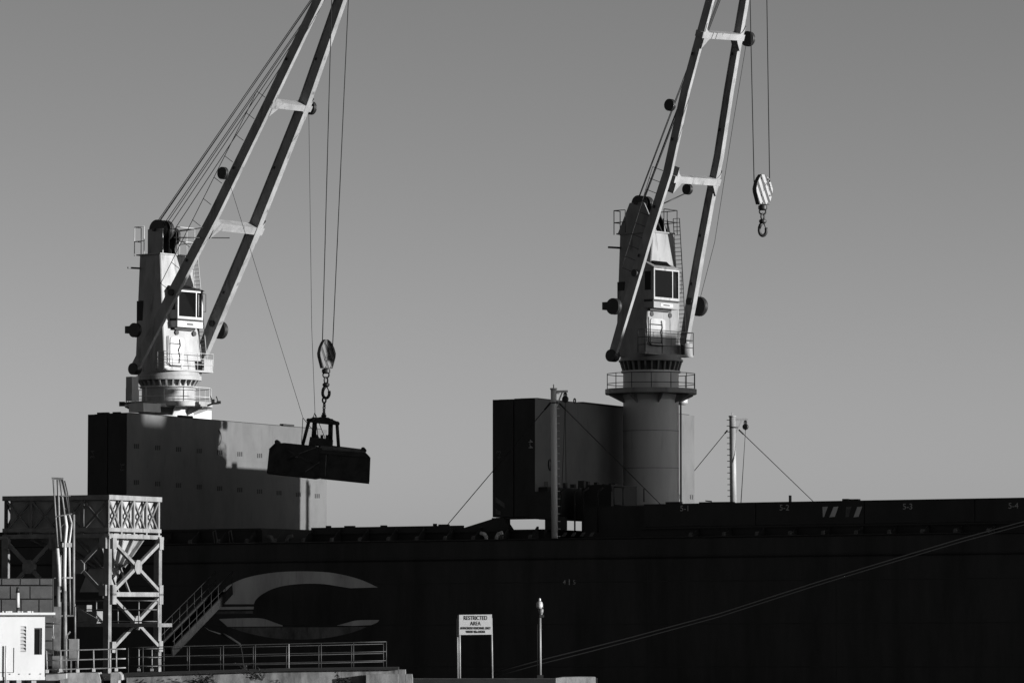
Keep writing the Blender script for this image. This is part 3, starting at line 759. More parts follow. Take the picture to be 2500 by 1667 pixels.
    rod.polytube([legs[0][i] + off for i in range(1, len(legs[0]))], .03, 5); rod.build('boom_conduit', 'dark_steel', root)
    conduit = MB(); off = -A * (P['lw'] * .5 + .04) - nrm * (P['lt'][1] * .42)
    conduit.polytube([q + off for q in legs[1][1:]], .03, 5); conduit.build('boom_conduit', 'boom_paint', root)
    # ropes: luffing tackle from the sheave head to the boom head
    hd = L(0, ly, z_t - rs)
    for (lx, dz, tx, td) in P['luff']:
        r_ = MB().polytube([hd + A * lx + Z * dz - B * .1, tip + A * tx + bdir * td], .022, 5); r_.build('luffing_rope', 'rope', root)
    # hoisting ropes hang to the block
    for (pa, pb, yb) in P['hoist']:
        MB().tube(at(pa[0], pa[1], P['hookY'] if False else tip.y), at(pb[0], pb[1], tip.y + P.get('swing', 0)), .028, n=6).build('hoisting_rope', 'rope', root)
    for pts in P['lines']:
        MB().polytube([BP(*p[:2]) if len(p) == 2 else at(p[0], p[1], tip.y + p[2]) for p in pts], .014, 5).build('guide_line', 'rope', root)
    for pts in P['bars']:
        q = [BP(*p) for p in pts]; MB().polytube(q, .035, 6).build('boom_stay', 'dark_steel', root)
    return dict(root=root, tip=tip, A=A, B=B, L=L, zz=zz, mpp=mpp, BP=BP, bz=bz, axx=axx, rp=rp, rpl=rpl, zpl=zpl, col=col, base=base)

ANG = R(50)
P1 = dict(paint='crane_paint', dark_paint=False, rail='white_paint', rail2='dark_steel', roof='hatch_dark', plat=994, rped=56, rplat=107, drum_top=944, teeth_top=930, flange_top=914, tower_bot=910,
          rdrum=66, rflange=80, top=(339, 396, 464, 625), bot=(328, 409, 493, 912), vent=(736, 790), arm=656, caprail=1.7,
          head=(394, 536, 637), rsheave=.62, headshape='box', cab=(414, 439, 495, 697, 712, 781, 787, 802), door=(420, 450, 826, 898),
          front=(410, 520, 905), frail=1.0, hinge=(895, .2), lw=.31, lt=(.64, .74), bt=.6,
          legs=[[(331, 897), (424, 714), (524, 524), (660, 245), (778, 0), (838, -125)], [(488, 880), (524, 790), (601, 607), (634, 524), (746, 245), (832, 0), (874, -125)]],
          beams=[((512, 546), (634, 560), .46), ((655, 250), (752, 261), .36)],
          boom_sheaves=[(553, 424, .36, -.35), (751, 263, .4, .2)],
          winches=[(330, 806, .42, .3), (538, 806, .52, .3)],
          walk=(1, 3), luff=[(-.35, .45, -.3, .1), (-.3, .3, -.25, .0), (-.2, .5, -.1, .2), (.3, .45, .25, .1), (.35, .3, .3, .0), (.25, -.2, .3, -.5), (.6, -.5, .35, -.9)],
          hoist=[((813, -120), (787, 842), 0), ((856, -120), (812, 846), 0)],
          lines=[[(558, 440), (671, 800, -0.0), (739, 1018, 0)], [(754, 280), (761, 800, 0), (769, 1008, 0)]],
          bars=[[(424, 567), (495, 556)], [(424, 580), (560, 581)]], swing=0)
P2 = dict(paint='crane_paint_dark', dark_paint=True, rail='rail_dull', rail2='dark_steel', roof='crane_paint_dark', plat=962, rped=68, rplat=112, drum_top=906, teeth_top=884, flange_top=874, tower_bot=870,
          rdrum=68, rflange=79, top=(1511, 1592, 1645, 572), bot=(1500, 1572, 1664, 872), vent=(689, 734), arm=605, caprail=1.35,
          head=(1570, 477, 568), rsheave=.45, headshape='tri', cab=(1574, 1598, 1657, 641, 661, 736, 742, 757), door=(1585, 1622, 781, 848),
          front=(1571, 1694, 866), frail=1.25, hinge=(862, .2), lw=.28, lt=(.52, .46), bt=.52,
          legs=[[(1497, 864), (1555, 667), (1586, 563), (1631, 421), (1674, 222), (1734, 0), (1772, -150)], [(1668, 852), (1688, 736), (1706, 632), (1732, 494), (1755, 383), (1780, 222), (1818, 0), (1842, -150)]],
          beams=[((1638, 435), (1750, 443), .38), ((1706, 83), (1808, 90), .34)],
          boom_sheaves=[(1644, 258, .33, -.35), (1818, 94, .42, .25), (1677, 462, .3, 0)],
          winches=[(1499, 748, .45, .3), (1706, 748, .55, .25)],
          walk=(1, 3), luff=[(-.3, .3, -.3, .1), (-.2, .35, -.2, .0), (.2, .3, .2, .1), (.3, .35, .3, .0), (.1, .2, .0, -.6)],
          hoist=[((1828, -150), (1841, 445), 0), ((1870, -150), (1879, 445), 0)],
          lines=[[(1821, 112), (1790, 300), (1745, 590), (1710, 726)]],
          bars=[[(1628, 468), (1660, 446)], [(1618, 498), (1672, 473)]], swing=0)
cr1 = deck_crane('deck_crane', 'pale cargo crane holding the black grab', 410, 1290, 14.6, ANG, R(58), P1)
cr2 = deck_crane('deck_crane', 'darker cargo crane with empty striped hook block', 1590, 1290, 12.8, ANG, R(69.5), P2)
# outriggers of the forward crane platform, cabinet and stowed light
k1 = cr1; L1 = k1['L']; z1 = k1['zpl']
def box_on(k, x0, x1, ly, y0, y1, dep, name, m, off=0):
    A, B = k['A'], k['B']; lx0 = (k['axx'](x0, y0) - math.sin(ANG) * ly) / math.cos(ANG); lx1 = (k['axx'](x1, y0) - math.sin(ANG) * ly) / math.cos(ANG)
    za, zb = k['zz'](y1), k['zz'](y0); L = k['L']
    return MB().hexa([L(lx0, ly, za), L(lx1, ly, za), L(lx1, ly - dep, za), L(lx0, ly - dep, za), L(lx0, ly, zb), L(lx1, ly, zb), L(lx1, ly - dep, zb), L(lx0, ly - dep, zb)]).build(name, m, k['root'])
for (x0, x1, y0, y1) in ((366, 404, 992, 1013), (468, 512, 999, 1022)):
    box_on(k1, x0, x1, 1.9 if x0 < 400 else .9, y0, y1, 1.2, 'outrigger_box', 'white_paint')
box_on(k1, 334, 348, .5, 926, 984, .5, 'cabinet', 'crane_paint')
rp_ = [at(x, 985, k1['base'].y - d) for x, d in ((330, 2.2), (309, 2.0), (309, .4), (332, .2))]
for p_ in rp_: MB().tube(p_, p_ + Z * 1.05, .024, n=6).build('platform_post', 'white_paint', k1['root'])
for h_ in (.35, .7, 1.05): MB().polytube([p_ + Z * h_ for p_ in rp_], .02, 5).build('platform_rail', 'white_paint', k1['root'])
lamp = MB(); p = at(520, 985, k1['base'].y - 2.2); q = at(534, 984, k1['base'].y - 2.2)
lamp.polytube([at(506, 990, p.y), p, q], .06, 6); lamp.obox(p + Z * .12, V((.09, 0, 0)), V((0, .12, 0)), Z * .13); lamp.obox(q + Z * .05, V((.12, 0, 0)), V((0, .1, 0)), Z * .08)
lamp.tube(p, p + V((-.15, 0, .45)), .03); lamp.tube(q, q + V((-.15, 0, .4)), .03); lamp.build('flood_lamp', 'dark_steel', k1['root'])
p = at(298, 986, k1['base'].y - 1.5); MB().obox(p, V((.16, 0, 0)), V((0, .15, 0)), Z * .13).tube(p, p + V((.5, 0, .08)), .05).build('flood_lamp', 'dark_steel', k1['root'])
# after crane: white locker on the far side of the pedestal, side ladder
MB().hexa([L1(x_, y_, z_) for z_ in (z1 - .08, z1 + .1) for x_, y_ in ((-2.7, -.6), (-1.2, -.6), (-1.2, 1.7), (-2.7, 1.7))]).build('side_platform', 'crane_paint', k1['root'])
MB().lathe(at(1664, 975, cr2['base'].y + 3), [(.26, -.3), (.34, -.2), (.34, .35)], 16).build('white_drum', 'white_paint', cr2['root'])
lad = MB(); rr = cr2['rp'] + .12
for t in (R(-14), R(-2)):
    d = V((math.cos(t), math.sin(t), 0)); lad.tube(cr2['bz'] + d * rr + Z * (cr2['base'].z + .05), cr2['bz'] + d * rr + Z * (cr2['zpl'] - .05), .04, n=6)
lad.build('pedestal_pipe', 'crane_paint_dark', cr2['root'])

# ------------------------------------------------------------------ hook blocks
def hook_block(label, cpx, ytop, ybot, wpx, Y, chain, hook_y, mat_w, text):
    mpp = Y / F
    c = at(cpx, (ytop + ybot) / 2, Y); hgt = (ybot - ytop) * mpp; w = wpx * mpp
    root = thing('hook_block', label, 'hook block', c, 'hook blocks hanging from the cranes')
    yaw = R(32); X = V((math.cos(yaw), math.sin(yaw), 0)); D = V((math.sin(yaw), -math.cos(yaw), 0))
    # outline: pear with flat bottom, in block axes
    ol = [(-.16, .5), (0.02, .5), (.2, .42), (.40, .22), (.5, .02), (.48, -.12), (.30, -.5), (-.30, -.5), (-.48, -.1), (-.5, .02), (-.42, .22), (-.3, .38)]
    hw = w / (math.cos(yaw)) * .86
    T = .34
    def bp(x, y, d): return c + X * (x * hw) + Z * (y * hgt) + D * d
    MB().prism([bp(x, y, -T / 2) for x, y in ol], D * T).build('block_case', 'stripe_dark', root)
    # white stripes clipped to the outline
    def clip(poly, n, d):
        o = []
        for i in range(len(poly)):
            a, b = poly[i], poly[(i + 1) % len(poly)]
            da, db = a[0] * n[0] + a[1] * n[1] - d, b[0] * n[0] + b[1] * n[1] - d
            if da >= 0: o.append(a)
            if da * db < 0: t = da / (da - db); o.append((a[0] + (b[0] - a[0]) * t, a[1] + (b[1] - a[1]) * t))
        return o
    n = (.86, .5)
    for d0 in (-.47, -.19, .09, .35):
        poly = clip(clip(ol, n, d0), (-n[0], -n[1]), -(d0 + .15))
        poly = [(x * .97, y * .975) for x, y in poly]
        if len(poly) > 2:
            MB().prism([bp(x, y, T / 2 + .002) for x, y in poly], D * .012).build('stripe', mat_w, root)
    for (x, y) in ((-.14, .36), (.24, .34), (-.15, -.2), (.33, -.2), (-.1, -.46), (.22, -.46)):
        MB().disc(bp(x, y, T / 2 + .03), D, .045, .05, 10).build('bolt', 'dark_steel', root)
    for body, x, y in text: lettering(body, bp(x, y, T / 2 + .018), X, Z, .2, 'mark_dark', root, .003)
    MB().disc(bp(0, .12, 0), D, hw * .36, T * .9, 20).build('inner_sheave', 'dark_steel', root)
    # swivel, shackles and links under the block
    p0 = at(cpx - (0 if not chain else 1), ybot, Y)
    sw = MB(); sw.lathe(p0 + Z * -.3, [(.1, .3), (.24, .24), (.24, .06), (.14, 0)], 16); sw.build('swivel', 'dark_steel', root)
    zt = p0.z - .22; xd = V((1, 0, 0)); yd = V((0, 1, 0))
    zh1 = at(cpx, hook_y[0], Y).z; zh0 = at(cpx, hook_y[1], Y).z
    ht = (zh1 - zh0); n_l = 2; ll = (zt - zh1) / n_l
    for k in range(n_l):
        cc = V((p0.x, Y, zt - ll * (k + .5)))
        MB().torus(cc, xd if k % 2 == 0 else (xd * .7 + yd * .7), Z, .17 - .04 * k, ll * .5 + .02, .05, 14, 6).build('shackle', 'dark_steel', root)
    hk = MB(); cc = V((p0.x + .0, Y, zh0 + ht * .36))
    hk.lathe(V((p0.x, Y, zh1 - .22)), [(.13, 0), (.2, .08), (.2, .18), (.12, .24)], 14)
    hk.polytube([V((p0.x, Y, zh1 - .15)), V((p0.x - .13, Y, zh1 - .3)), V((p0.x - .19, Y, cc.z + .1))], .09, 8)
    hk.torus(cc, xd, Z, .19, ht * .32, .085, 16, 8, R(160), R(385)); hk.build('hook', 'dark_steel', root)
    hk2 = MB().tube(V((p0.x + .17, Y, cc.z + .1)), V((p0.x + .05, Y, zh1 - .2)), .03); hk2.build('hook_latch', 'dark_steel', root)
    return root, zh0, p0
Yh2 = cr2['tip'].y; Yh1 = cr1['tip'].y
hook_block('striped hook block with bare hook dangling beside darker crane', 1862, 426, 500, 50, Yh2, False, (536, 577), 'stripe_white', (('W', .12, .16), ('L', .34, .14), ('3', -.06, .0), ('T', .26, -.02)))
hb1, zh0, p0 = hook_block('shaded striped hook block carrying the black clamshell grab', 797, 829, 899, 44, Yh1, True, (935, 973), 'stripe_shaded', (('W', .12, .16), ('L', .34, .14), ('3', -.06, .0), ('T', .26, -.02)))

# ------------------------------------------------------------------ clamshell grab
Yg = Yh1
grab = thing('grab_bucket', 'black clamshell grab hanging by chain in front of grey hatch cover', 'grab bucket', at(780, 1170, Yg))
GP = at(780, 1130, Yg)
def G(cx, cy, d=0): return hit(620 + cx * .2552, 800 + cy * .2552, GP, N) + V((0, d, 0))
links = [((672, 692), 26, .055), ((673, 737), 15, .04), ((671, 764), 15, .04), ((670, 792), 15, .04)]
for i, ((cx, cy), hh, r) in enumerate(links):
    a_ = V((1, 0, 0)) if i % 2 == 0 else V((.75, .65, 0)); hz = hh * .2552 * Yg / F
    MB().torus(G(cx, cy), a_, Z, hz * .62, hz, r, 12, 6).build('chain_link', 'dark_steel', grab)
MB().lathe(G(668, 858), [(.13, 0), (.16, .12), (.11, .16), (.1, .28)], 14).build('swivel', 'dark_steel', grab)
dz = Yg / F * .2552
hd_ = .5
MB().prism([G(515, 872, -.22), G(570, 860, -.22), G(620, 858, -.22), G(640, 853, -.22), G(715, 860, -.22), G(750, 878, -.22), G(812, 902, -.22), G(812, 930, -.22), G(720, 925, -.22), G(600, 912, -.22), G(515, 900, -.22)], V((0, .44, 0))).build('head_frame', 'bucket_steel', grab)
for c0 in ((522, 885), (800, 914), (572, 872), (745, 890)):
    MB().disc(G(*c0), V((0, 1, 0)), .11, .62, 14).build('head_pin', 'bucket_steel', grab)
for (a_, b_, r, d) in (((528, 890), (470, 1120), .1, -.3), ((795, 915), (812, 1150), .1, -.3), ((582, 885), (566, 1085), .14, .3), ((733, 905), (728, 1090), .14, .3)):
    MB().tube(G(a_[0], a_[1], d * .5), G(b_[0], b_[1], d), r, n=10).build('grab_arm', 'bucket_steel', grab)
tk = MB()
tk.prism([G(540, 1045, -.45), G(580, 1050, -.45), G(690, 1062, -.45), G(755, 1072, -.45), G(750, 1135, -.45), G(525, 1125, -.45)], V((0, .9, 0)))
tk.build('sheave_box', 'bucket_steel', grab)
for cx in (600, 650, 700): MB().disc(G(cx, 1075), V((1, 0, 0)), .32, .14, 18, .05).build('closing_sheave', 'bucket_steel', grab)
dep = 1.9
def shell(outline, ribs):
    fr = [G(x, y, -dep / 2) for x, y in outline]
    o = MB().prism(fr, V((-.05, dep, 0))).build('shell', 'bucket_steel', grab)
    for rb in ribs: MB().beam(G(rb[0], rb[1], -dep / 2 - .03), G(rb[2], rb[3], -dep / 2 - .03), .12, .1, V((0, 1, 0))).build('rib', 'bucket_steel', o)
    return o
shell([(132, 1393), (155, 1168), (215, 1112), (300, 1106), (520, 1128), (620, 1140), (634, 1300), (640, 1436), (592, 1445)], [(150, 1385, 590, 1436), (215, 1116, 160, 1170), (300, 1160, 560, 1300), (330, 1260, 440, 1215)])
shell([(622, 1139), (760, 1132), (1045, 1166), (1115, 1240), (1105, 1488), (640, 1440), (636, 1300)], [(642, 1432, 1100, 1480), (1112, 1245, 1102, 1480), (640, 1200, 1100, 1240)])
for (a_, b_) in (((600, 1150), (360, 1240)), ((360, 1240), (440, 1212)), ((640, 1150), (1050, 1190)), ((636, 1290), (500, 1380)), ((700, 1200), (690, 1420))):
    MB().beam(G(a_[0], a_[1], -dep / 2 - .02), G(b_[0], b_[1], -dep / 2 - .02), .05, .06, V((0, 1, 0))).build('weld_bead', 'worn_lit_steel', grab)
MB().prism([G(360, 1240, -dep / 2 - .012), G(440, 1212, -dep / 2 - .012), G(432, 1244, -dep / 2 - .012)], V((0, .01, 0))).build('bright_patch', 'mark_white', grab)
MB().prism([G(645, 1134, -dep / 2 - .012), G(1040, 1168, -dep / 2 - .012), G(1075, 1200, -dep / 2 - .012), G(660, 1172, -dep / 2 - .012)], V((0, .01, 0))).build('lit_band', 'worn_lit_steel', grab)  # pale strip paints the light along the top of this shell
for c0 in ((228, 1098), (1050, 1168)): MB().disc(G(*c0, .0), V((0, 1, 0)), .13, dep, 12).build('lip_roller', 'bucket_steel', grab)
for (a_, b_) in (((468, 858), (455, 1110)), ((470, 862), (622, 1050)), ((583, 812), (615, 1050)), ((590, 830), (680, 1055)), ((583, 812), (565, 860))):
    MB().tube(G(*a_), G(*b_), .02, n=5).build('tackle_rope', 'rope', grab)

# ------------------------------------------------------------------ masts on the ship's side
def mast(label, px0, px1, ytop, ybase, v, dirn, arm, guys, paint, rungs):
    sb, zb = pv((px0 + px1) / 2, ybase, v); zt = pv((px0 + px1) / 2, ytop, v)[1]
    b = S(sb, v, zb); Y = b.y; r = (px1 - px0) / 2 * Y / F
    t = at((px0 + px1) / 2 - 3, ytop, Y)
    root = thing('mast', label, 'mast', b, 'slim side masts on the ship')
    MB().tube(b, t, r * 1.05, r * .95, 20).build('pole', paint, root)
    MB().tube(t, t + Z * .08, r * 1.15, r * 1.15, 20).tube(t + Z * .05, t + Z * .28, .03).build('pole_cap', paint, root)
    bd = V((1, 0, 0))
    ap = at(arm[0], arm[1], Y); a0 = at((px0 + px1) / 2, arm[1] + 1, Y)
    MB().beam(a0, ap, .12, .12, Z).beam(V((t.x + r, Y, a0.z - .75)), a0.lerp(ap, .6), .08, .08, Z).build('arm', paint, root)
    p = at(arm[0] - 6, arm[1] + 3, Y); bl = at(arm[0] - 6, arm[2], Y)
    MB().torus(p.lerp(bl, .25), bd, Z, .08, .14, .03, 10, 5).build('shackle', 'dark_steel', root)
    MB().disc(p.lerp(bl, .65), V((.6, .8, 0)), .17, .14, 14).tube(p, bl, .04).build('pulley', 'dark_steel', root)
    for fx, fy in arm[3]: MB().tube(bl, at(fx, fy, Y), .014, n=5).build('fall_rope', 'rope', root)
    MB().torus(at((px0 + px1) / 2, guys[0], Y), V((1, 0, 0)), V((0, 1, 0)), r * 1.2, r * 1.2, .035, 16, 6).build('guy_band', 'dark_steel', root)
    for (x0, y0, x1, y1, dv) in guys[1]:
        a_ = at(x0, y0, Y); s_, z_ = pv(x1, y1, v + dv); b_ = S(s_, v + dv, z_)
        MB().tube(a_, b_, .022, n=6).tube(a_, a_.lerp(b_, .06), .045, n=6).build('guy_wire', 'rope', root)
    nr = rungs; dd = V((1, 0, 0)) * dirn
    for k in range(nr):
        c0 = b.lerp(t, (k + .5) / nr)
        MB().beam(c0 + dd * r * .9, c0 + dd * (r + .14), .035, .2, Z).build('rung', paint if dirn > 0 else 'dark_steel', root)
    return root
mast('slim mast with small davit standing before the folded cover', 1347, 1362, 951, 1318, 0.25, 1, (1386, 955, 983, ((1372, 1185), (1382, 1180))), (983, ((1345, 982, 1093, 1280, 1.6), (1366, 985, 1612, 1230, 1.6))), 'pedestal_paint', 20)
mast('slim mast with sunlit edge rising alone above the closed covers', 1783, 1799, 1018, 1290, 25.4, -1, (1826, 1023, 1050, ((1808, 1235), (1809, 1235))), (1043, ((1776, 1050, 1668, 1182, -.4), (1804, 1049, 1990, 1228, -.4))), 'crane_paint', 19)

# ================================================================== QUAYSIDE
# ------------------------------------------------------------------ lattice hopper
Yc = 204.0
hc = at(264, 1209, Yc)                                 # near top corner
hop = thing('hopper', 'square loading hopper with lattice top on braced legs', 'hopper', V((hc.x, hc.y, 0)))
def hs(a, b, z): return V((hc.x, hc.y, 0)) + U * a + N * b + Z * z
def zy(py): return at(264, py, Yc).z
def la(px, py=1250): p = hit(px, py, hc, N); return (p - hc).dot(U)
def lb(px, py=1250): p = hit(px, py, hc, U); return (p - hc).dot(N)
WA = la(15); WB = lb(386)                                # WA < 0
ztop, zbot = zy(1209), zy(1295)
# upper box plates, set back behind the trusses
for nm, pts, dv in (('box_plate', (hs(WA + .1, .22, zbot), hs(-.2, .22, zbot), hs(-.2, .22, ztop), hs(WA + .1, .22, ztop)), N * .05),
                    ('box_plate', (hs(-.22, .22, zbot), hs(-.22, WB - .1, zbot), hs(-.22, WB - .1, ztop), hs(-.22, .22, ztop)), -U * .05),
                    ('box_plate', (hs(WA + .1, WB, zbot), hs(-.2, WB, zbot), hs(-.2, WB, ztop), hs(WA + .1, WB, ztop)), -N * .05),
                    ('box_plate', (hs(WA + .15, .3, zbot), hs(WA + .15, WB - .1, zbot), hs(WA + .15, WB - .1, ztop), hs(WA + .15, .3, ztop)), -U * .05)):
    MB().prism(pts, dv).build(nm, 'hopper_plate', hop)
def truss(f, length, name_w, nb, side, far=False):
    # chords
    for z, w in ((ztop - .09, .3), (zbot + .06, .24), (zbot - .26, .26)):
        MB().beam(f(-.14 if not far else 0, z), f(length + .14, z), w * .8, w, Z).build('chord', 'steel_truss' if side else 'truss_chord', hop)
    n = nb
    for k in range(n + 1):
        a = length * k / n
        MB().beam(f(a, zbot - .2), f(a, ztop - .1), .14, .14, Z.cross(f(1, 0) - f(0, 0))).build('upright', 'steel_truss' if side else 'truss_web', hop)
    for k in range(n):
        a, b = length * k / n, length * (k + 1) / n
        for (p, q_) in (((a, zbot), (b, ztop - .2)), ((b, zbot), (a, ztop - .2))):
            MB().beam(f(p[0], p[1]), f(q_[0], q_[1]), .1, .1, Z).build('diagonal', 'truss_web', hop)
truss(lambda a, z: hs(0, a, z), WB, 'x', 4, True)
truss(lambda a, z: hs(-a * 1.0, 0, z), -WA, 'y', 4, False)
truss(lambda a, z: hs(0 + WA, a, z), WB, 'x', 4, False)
# legs
def leg(a, b, z0=0.0): MB().beam(hs(a, b, z0), hs(a, b, zbot - .3), .3, .3, U).build('leg', 'truss_chord', hop)
am = WA * .5
for a, b in ((0, 0), (0, WB), (WA, 0), (WA, WB), (am, 0)): leg(a, b)
for a, b in ((0, 0), (0, WB), (WA, 0)):
    MB().obox(hs(a, b, zbot - .32), U * .22, N * .22, Z * .08).build('bearing_block', 'steel_truss', hop)
# cross braces with hub plates on the sunlit side and the shaded side
def xbrace(f, a0, a1, z0, z1, m):
    c = ((a0 + a1) / 2, (z0 + z1) / 2)
    for (a, z) in ((a0, z0), (a1, z0), (a0, z1), (a1, z1)):
        MB().beam(f(a, z), f(*c), .17, .17, Z).build('brace', m, hop)
    d = (f(1, 0) - f(0, 0)).normalized(); nn = d.cross(Z)
    r = .33; o = []
    for k in range(8):
        t = R(22.5 + 45 * k); o.append(f(*c) + d * (r * math.cos(t)) * 1.1 + Z * (r * math.sin(t)) * 1.15 - nn * .13)
    MB().prism(o, nn * .26).build('hub_plate', m, hop)
    for (a, z) in ((a0, z0), (a1, z0), (a0, z1), (a1, z1)):
        s = 1 if a == a0 else -1
        MB().obox(f(a - s * .12, z), d * .19, nn * .125, Z * .27).build('gusset_plate', m, hop)
fr_ = lambda a, z: hs(.19, a, z)
zA, zB_, zC_, zD_ = zy(1325), zy(1440), zy(1461), zy(1579)
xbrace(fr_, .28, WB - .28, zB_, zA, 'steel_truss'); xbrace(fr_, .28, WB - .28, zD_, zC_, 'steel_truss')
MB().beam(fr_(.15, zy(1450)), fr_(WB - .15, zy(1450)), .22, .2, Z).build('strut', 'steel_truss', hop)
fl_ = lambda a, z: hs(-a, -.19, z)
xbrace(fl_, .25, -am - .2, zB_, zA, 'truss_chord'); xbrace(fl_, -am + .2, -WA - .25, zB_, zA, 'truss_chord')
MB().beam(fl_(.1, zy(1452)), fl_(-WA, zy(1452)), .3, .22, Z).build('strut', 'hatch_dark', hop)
MB().beam(fl_(.4, zy(1515)), fl_(2.6, zy(1462)), .16, .14, Z).build('brace', 'truss_chord', hop)
# far side braces seen through the frame
fb_ = lambda a, z: hs(-a, WB + .1, z)
MB().beam(fb_(0, zy(1452)), fb_(-WA, zy(1452)), .2, .2, Z).build('strut', 'truss_chord', hop)
# hopper cone with ribs
ctr = hs(-1.55, WB * .5, 0); zo = zy(1380)
top = [hs(-.4, .5, zbot - .1), hs(-.4, WB - .4, zbot - .1), hs(WA + .4, WB - .4, zbot - .1), hs(WA + .4, .5, zbot - .1)]
bot = [ctr + U * .6 - N * .6 + Z * zo, ctr + U * .6 + N * .6 + Z * zo, ctr - U * .6 + N * .6 + Z * zo, ctr - U * .6 - N * .6 + Z * zo]
co = MB()
for i in range(4):
    j = (i + 1) % 4; co.quadmesh([top[i], top[j], bot[j], bot[i]], [(0, 1, 2, 3)])
co.build('cone', 'hopper_plate', hop)
for i in (0, 3):
    j = (i + 1) % 4
    for k in (.08, .36, .64, .92):
        p_, q_ = top[i].lerp(top[j], k), bot[i].lerp(bot[j], k); nn = (top[j] - top[i]).cross(bot[i] - top[i]).normalized()
        if nn.dot(p_ - (ctr + Z * ztop)) < 0: nn = -nn
        MB().beam(p_ + nn * .1, q_ + nn * .1, .09, .2, (top[j] - top[i])).build('cone_rib', 'truss_chord', hop)
for z, g in ((zo, .08),): 
    MB().polytube([bot[0], bot[1], bot[2], bot[3], bot[0]], .1, 6).build('outlet_flange', 'steel_truss', hop)
ch = MB(); c0 = ctr + U * .1 + Z * zo
for i in range(4):
    j = (i + 1) % 4; s_ = U * 0 - U * .4 - N * .4 + Z * (zy(1448) - zo)
    ch.quadmesh([bot[i], bot[j], bot[j] + s_, bot[i] + s_], [(0, 1, 2, 3)])
ch.build('chute', 'hopper_plate', hop)
for k in (-.5, .6): MB().beam(bot[0] + N * (.3 + k), bot[0] + N * (.3 + k) + V((.5, 0, zy(1446) - zo)), .1, .1, N).build('chute_stay', 'steel_truss', hop)
# mid level walkway with handrail inside the legs
zw = zy(1521)
wk = MB(); wk.hexa([hs(-2.6, 1.2, zw - .18), hs(2.2, 1.2, zw - .18), hs(2.2, 2.6, zw - .18), hs(-2.6, 2.6, zw - .18), hs(-2.6, 1.2, zw), hs(2.2, 1.2, zw), hs(2.2, 2.6, zw), hs(-2.6, 2.6, zw)])
wk.build('walkway', 'truss_chord', hop)
wp = [hs(a, 1.2, zw) for a in (-2.6, -1.35, -.1, 1.1, 2.2)]
for p in wp: MB().tube(p, p + Z * 1.12, .035, n=6).build('walkway_post', 'rail_paint', hop)
for h in (.1, .68, 1.12): MB().polytube([p + Z * h for p in wp], .032, 6).build('walkway_rail', 'rail_paint', hop)
MB().obox(hs(-2.0, 1.7, zw + .3), U * .55, N * .3, Z * .3).build('gear_box', 'steel_truss', hop)
MB().obox(hs(-2.3, 1.6, zw + .75), U * .3, N * .25, Z * .16).build('gear_box', 'truss_chord', hop)

# ------------------------------------------------------------------ block wall behind the cabin
Yb = 199.0
bw = thing('block_wall', 'grey wall of large blocks behind the white cabin roof', 'wall', V((at(40, 1500, Yb).x, Yb, 0)))
def bq(px, py, d=0.0): return at(px, py, Yb) + V((0, d, 0))
MB().prism([bq(-150, 1411, .12), bq(129, 1411, .12), bq(129, 1625, .12), bq(-150, 1625, .12)], V((0, .3, 0))).build('backing', 'joint_dark', bw)
rows = ((1412.5, 1426.5, (-118, -68, -22, 4, 49, 97, 128)), (1430.5, 1460, (-95, -45, 25, 73, 128)), (1463.5, 1494, (-120, -70, 3, 51, 95, 128)), (1497.5, 1528, (-95, -45, 25, 73, 128)), (1531.5, 1562, (-120, -70, 3, 51, 95, 128)), (1565.5, 1596, (-95, -45, 25, 73, 128)))
for y0, y1, js in rows:
    for a, b in zip(js, js[1:]):
        o = random.uniform(0, .03)
        MB().prism([bq(a + 1.4, y0, o), bq(b - 1.4, y0, o), bq(b - 1.4, y1, o), bq(a + 1.4, y1, o)], V((0, .119 - o, 0))).build('block', 'block_grey', bw)

# ------------------------------------------------------------------ pipe mast in front of the hopper
Yp = 196.0
pm = thing('pipe_mast', 'tall cluster of bent pipes on brackets before the hopper', 'pipe mast', V((at(160, 1600, Yp).x, Yp, 0)))
def pp_(px, py, d=0.0): return at(px, py, Yp) + V((0, d, 0))
def ptube(pts, r, m, name='pipe', d=0.0):
    MB().polytube([pp_(x, y, d) for x, y in pts], r, 10).build(name, m, pm)
def c3(x, y): return (.3297 * x, 1150 + .3297 * y)
ptube([c3(480, 325), c3(492, 410), c3(482, 520), c3(478, 780), c3(480, 885)], .085, 'white_paint')
ptube([c3(510, 320), c3(533, 385), c3(512, 525), c3(516, 785)], .06, 'white_paint')
ptube([c3(425, 570), c3(436, 700), c3(441, 850)], .085, 'white_paint', d=-.05)
ptube([c3(516, 785), c3(520, 1060)], .05, 'truss_chord'); ptube([c3(480, 885), c3(482, 1480)], .1, 'truss_chord')
ptube([c3(545, 320), c3(545, 1070)], .07, 'truss_chord', 'upright'); ptube([c3(432, 850), c3(432, 1300)], .1, 'truss_chord', 'upright')
ptube([c3(395, 62), c3(412, 330), c3(428, 560)], .045, 'truss_chord'); ptube([c3(427, 62), c3(432, 180), c3(436, 330), c3(452, 520)], .06, 'truss_chord')
ptube([c3(445, 62), c3(462, 200), c3(478, 325)], .05, 'truss_chord'); ptube([c3(460, 62), c3(487, 180), c3(510, 318)], .05, 'rail_dull')
ptube([c3(478, 70), c3(500, 160), c3(515, 310)], .03, 'rail_dull'); ptube([c3(395, 390), c3(440, 330), c3(432, 540)], .03, 'rail_dull')
def pbar(a, b, w, m): MB().beam(pp_(*c3(*a)), pp_(*c3(*b)), w, .14, Z).build('bracket', m, pm)
pbar((383, 52), (470, 55), .09, 'truss_chord'); pbar((462, 545), (533, 545), .2, 'white_paint'); pbar((465, 788), (540, 788), .07, 'white_paint'); pbar((450, 183), (520, 183), .05, 'truss_chord')
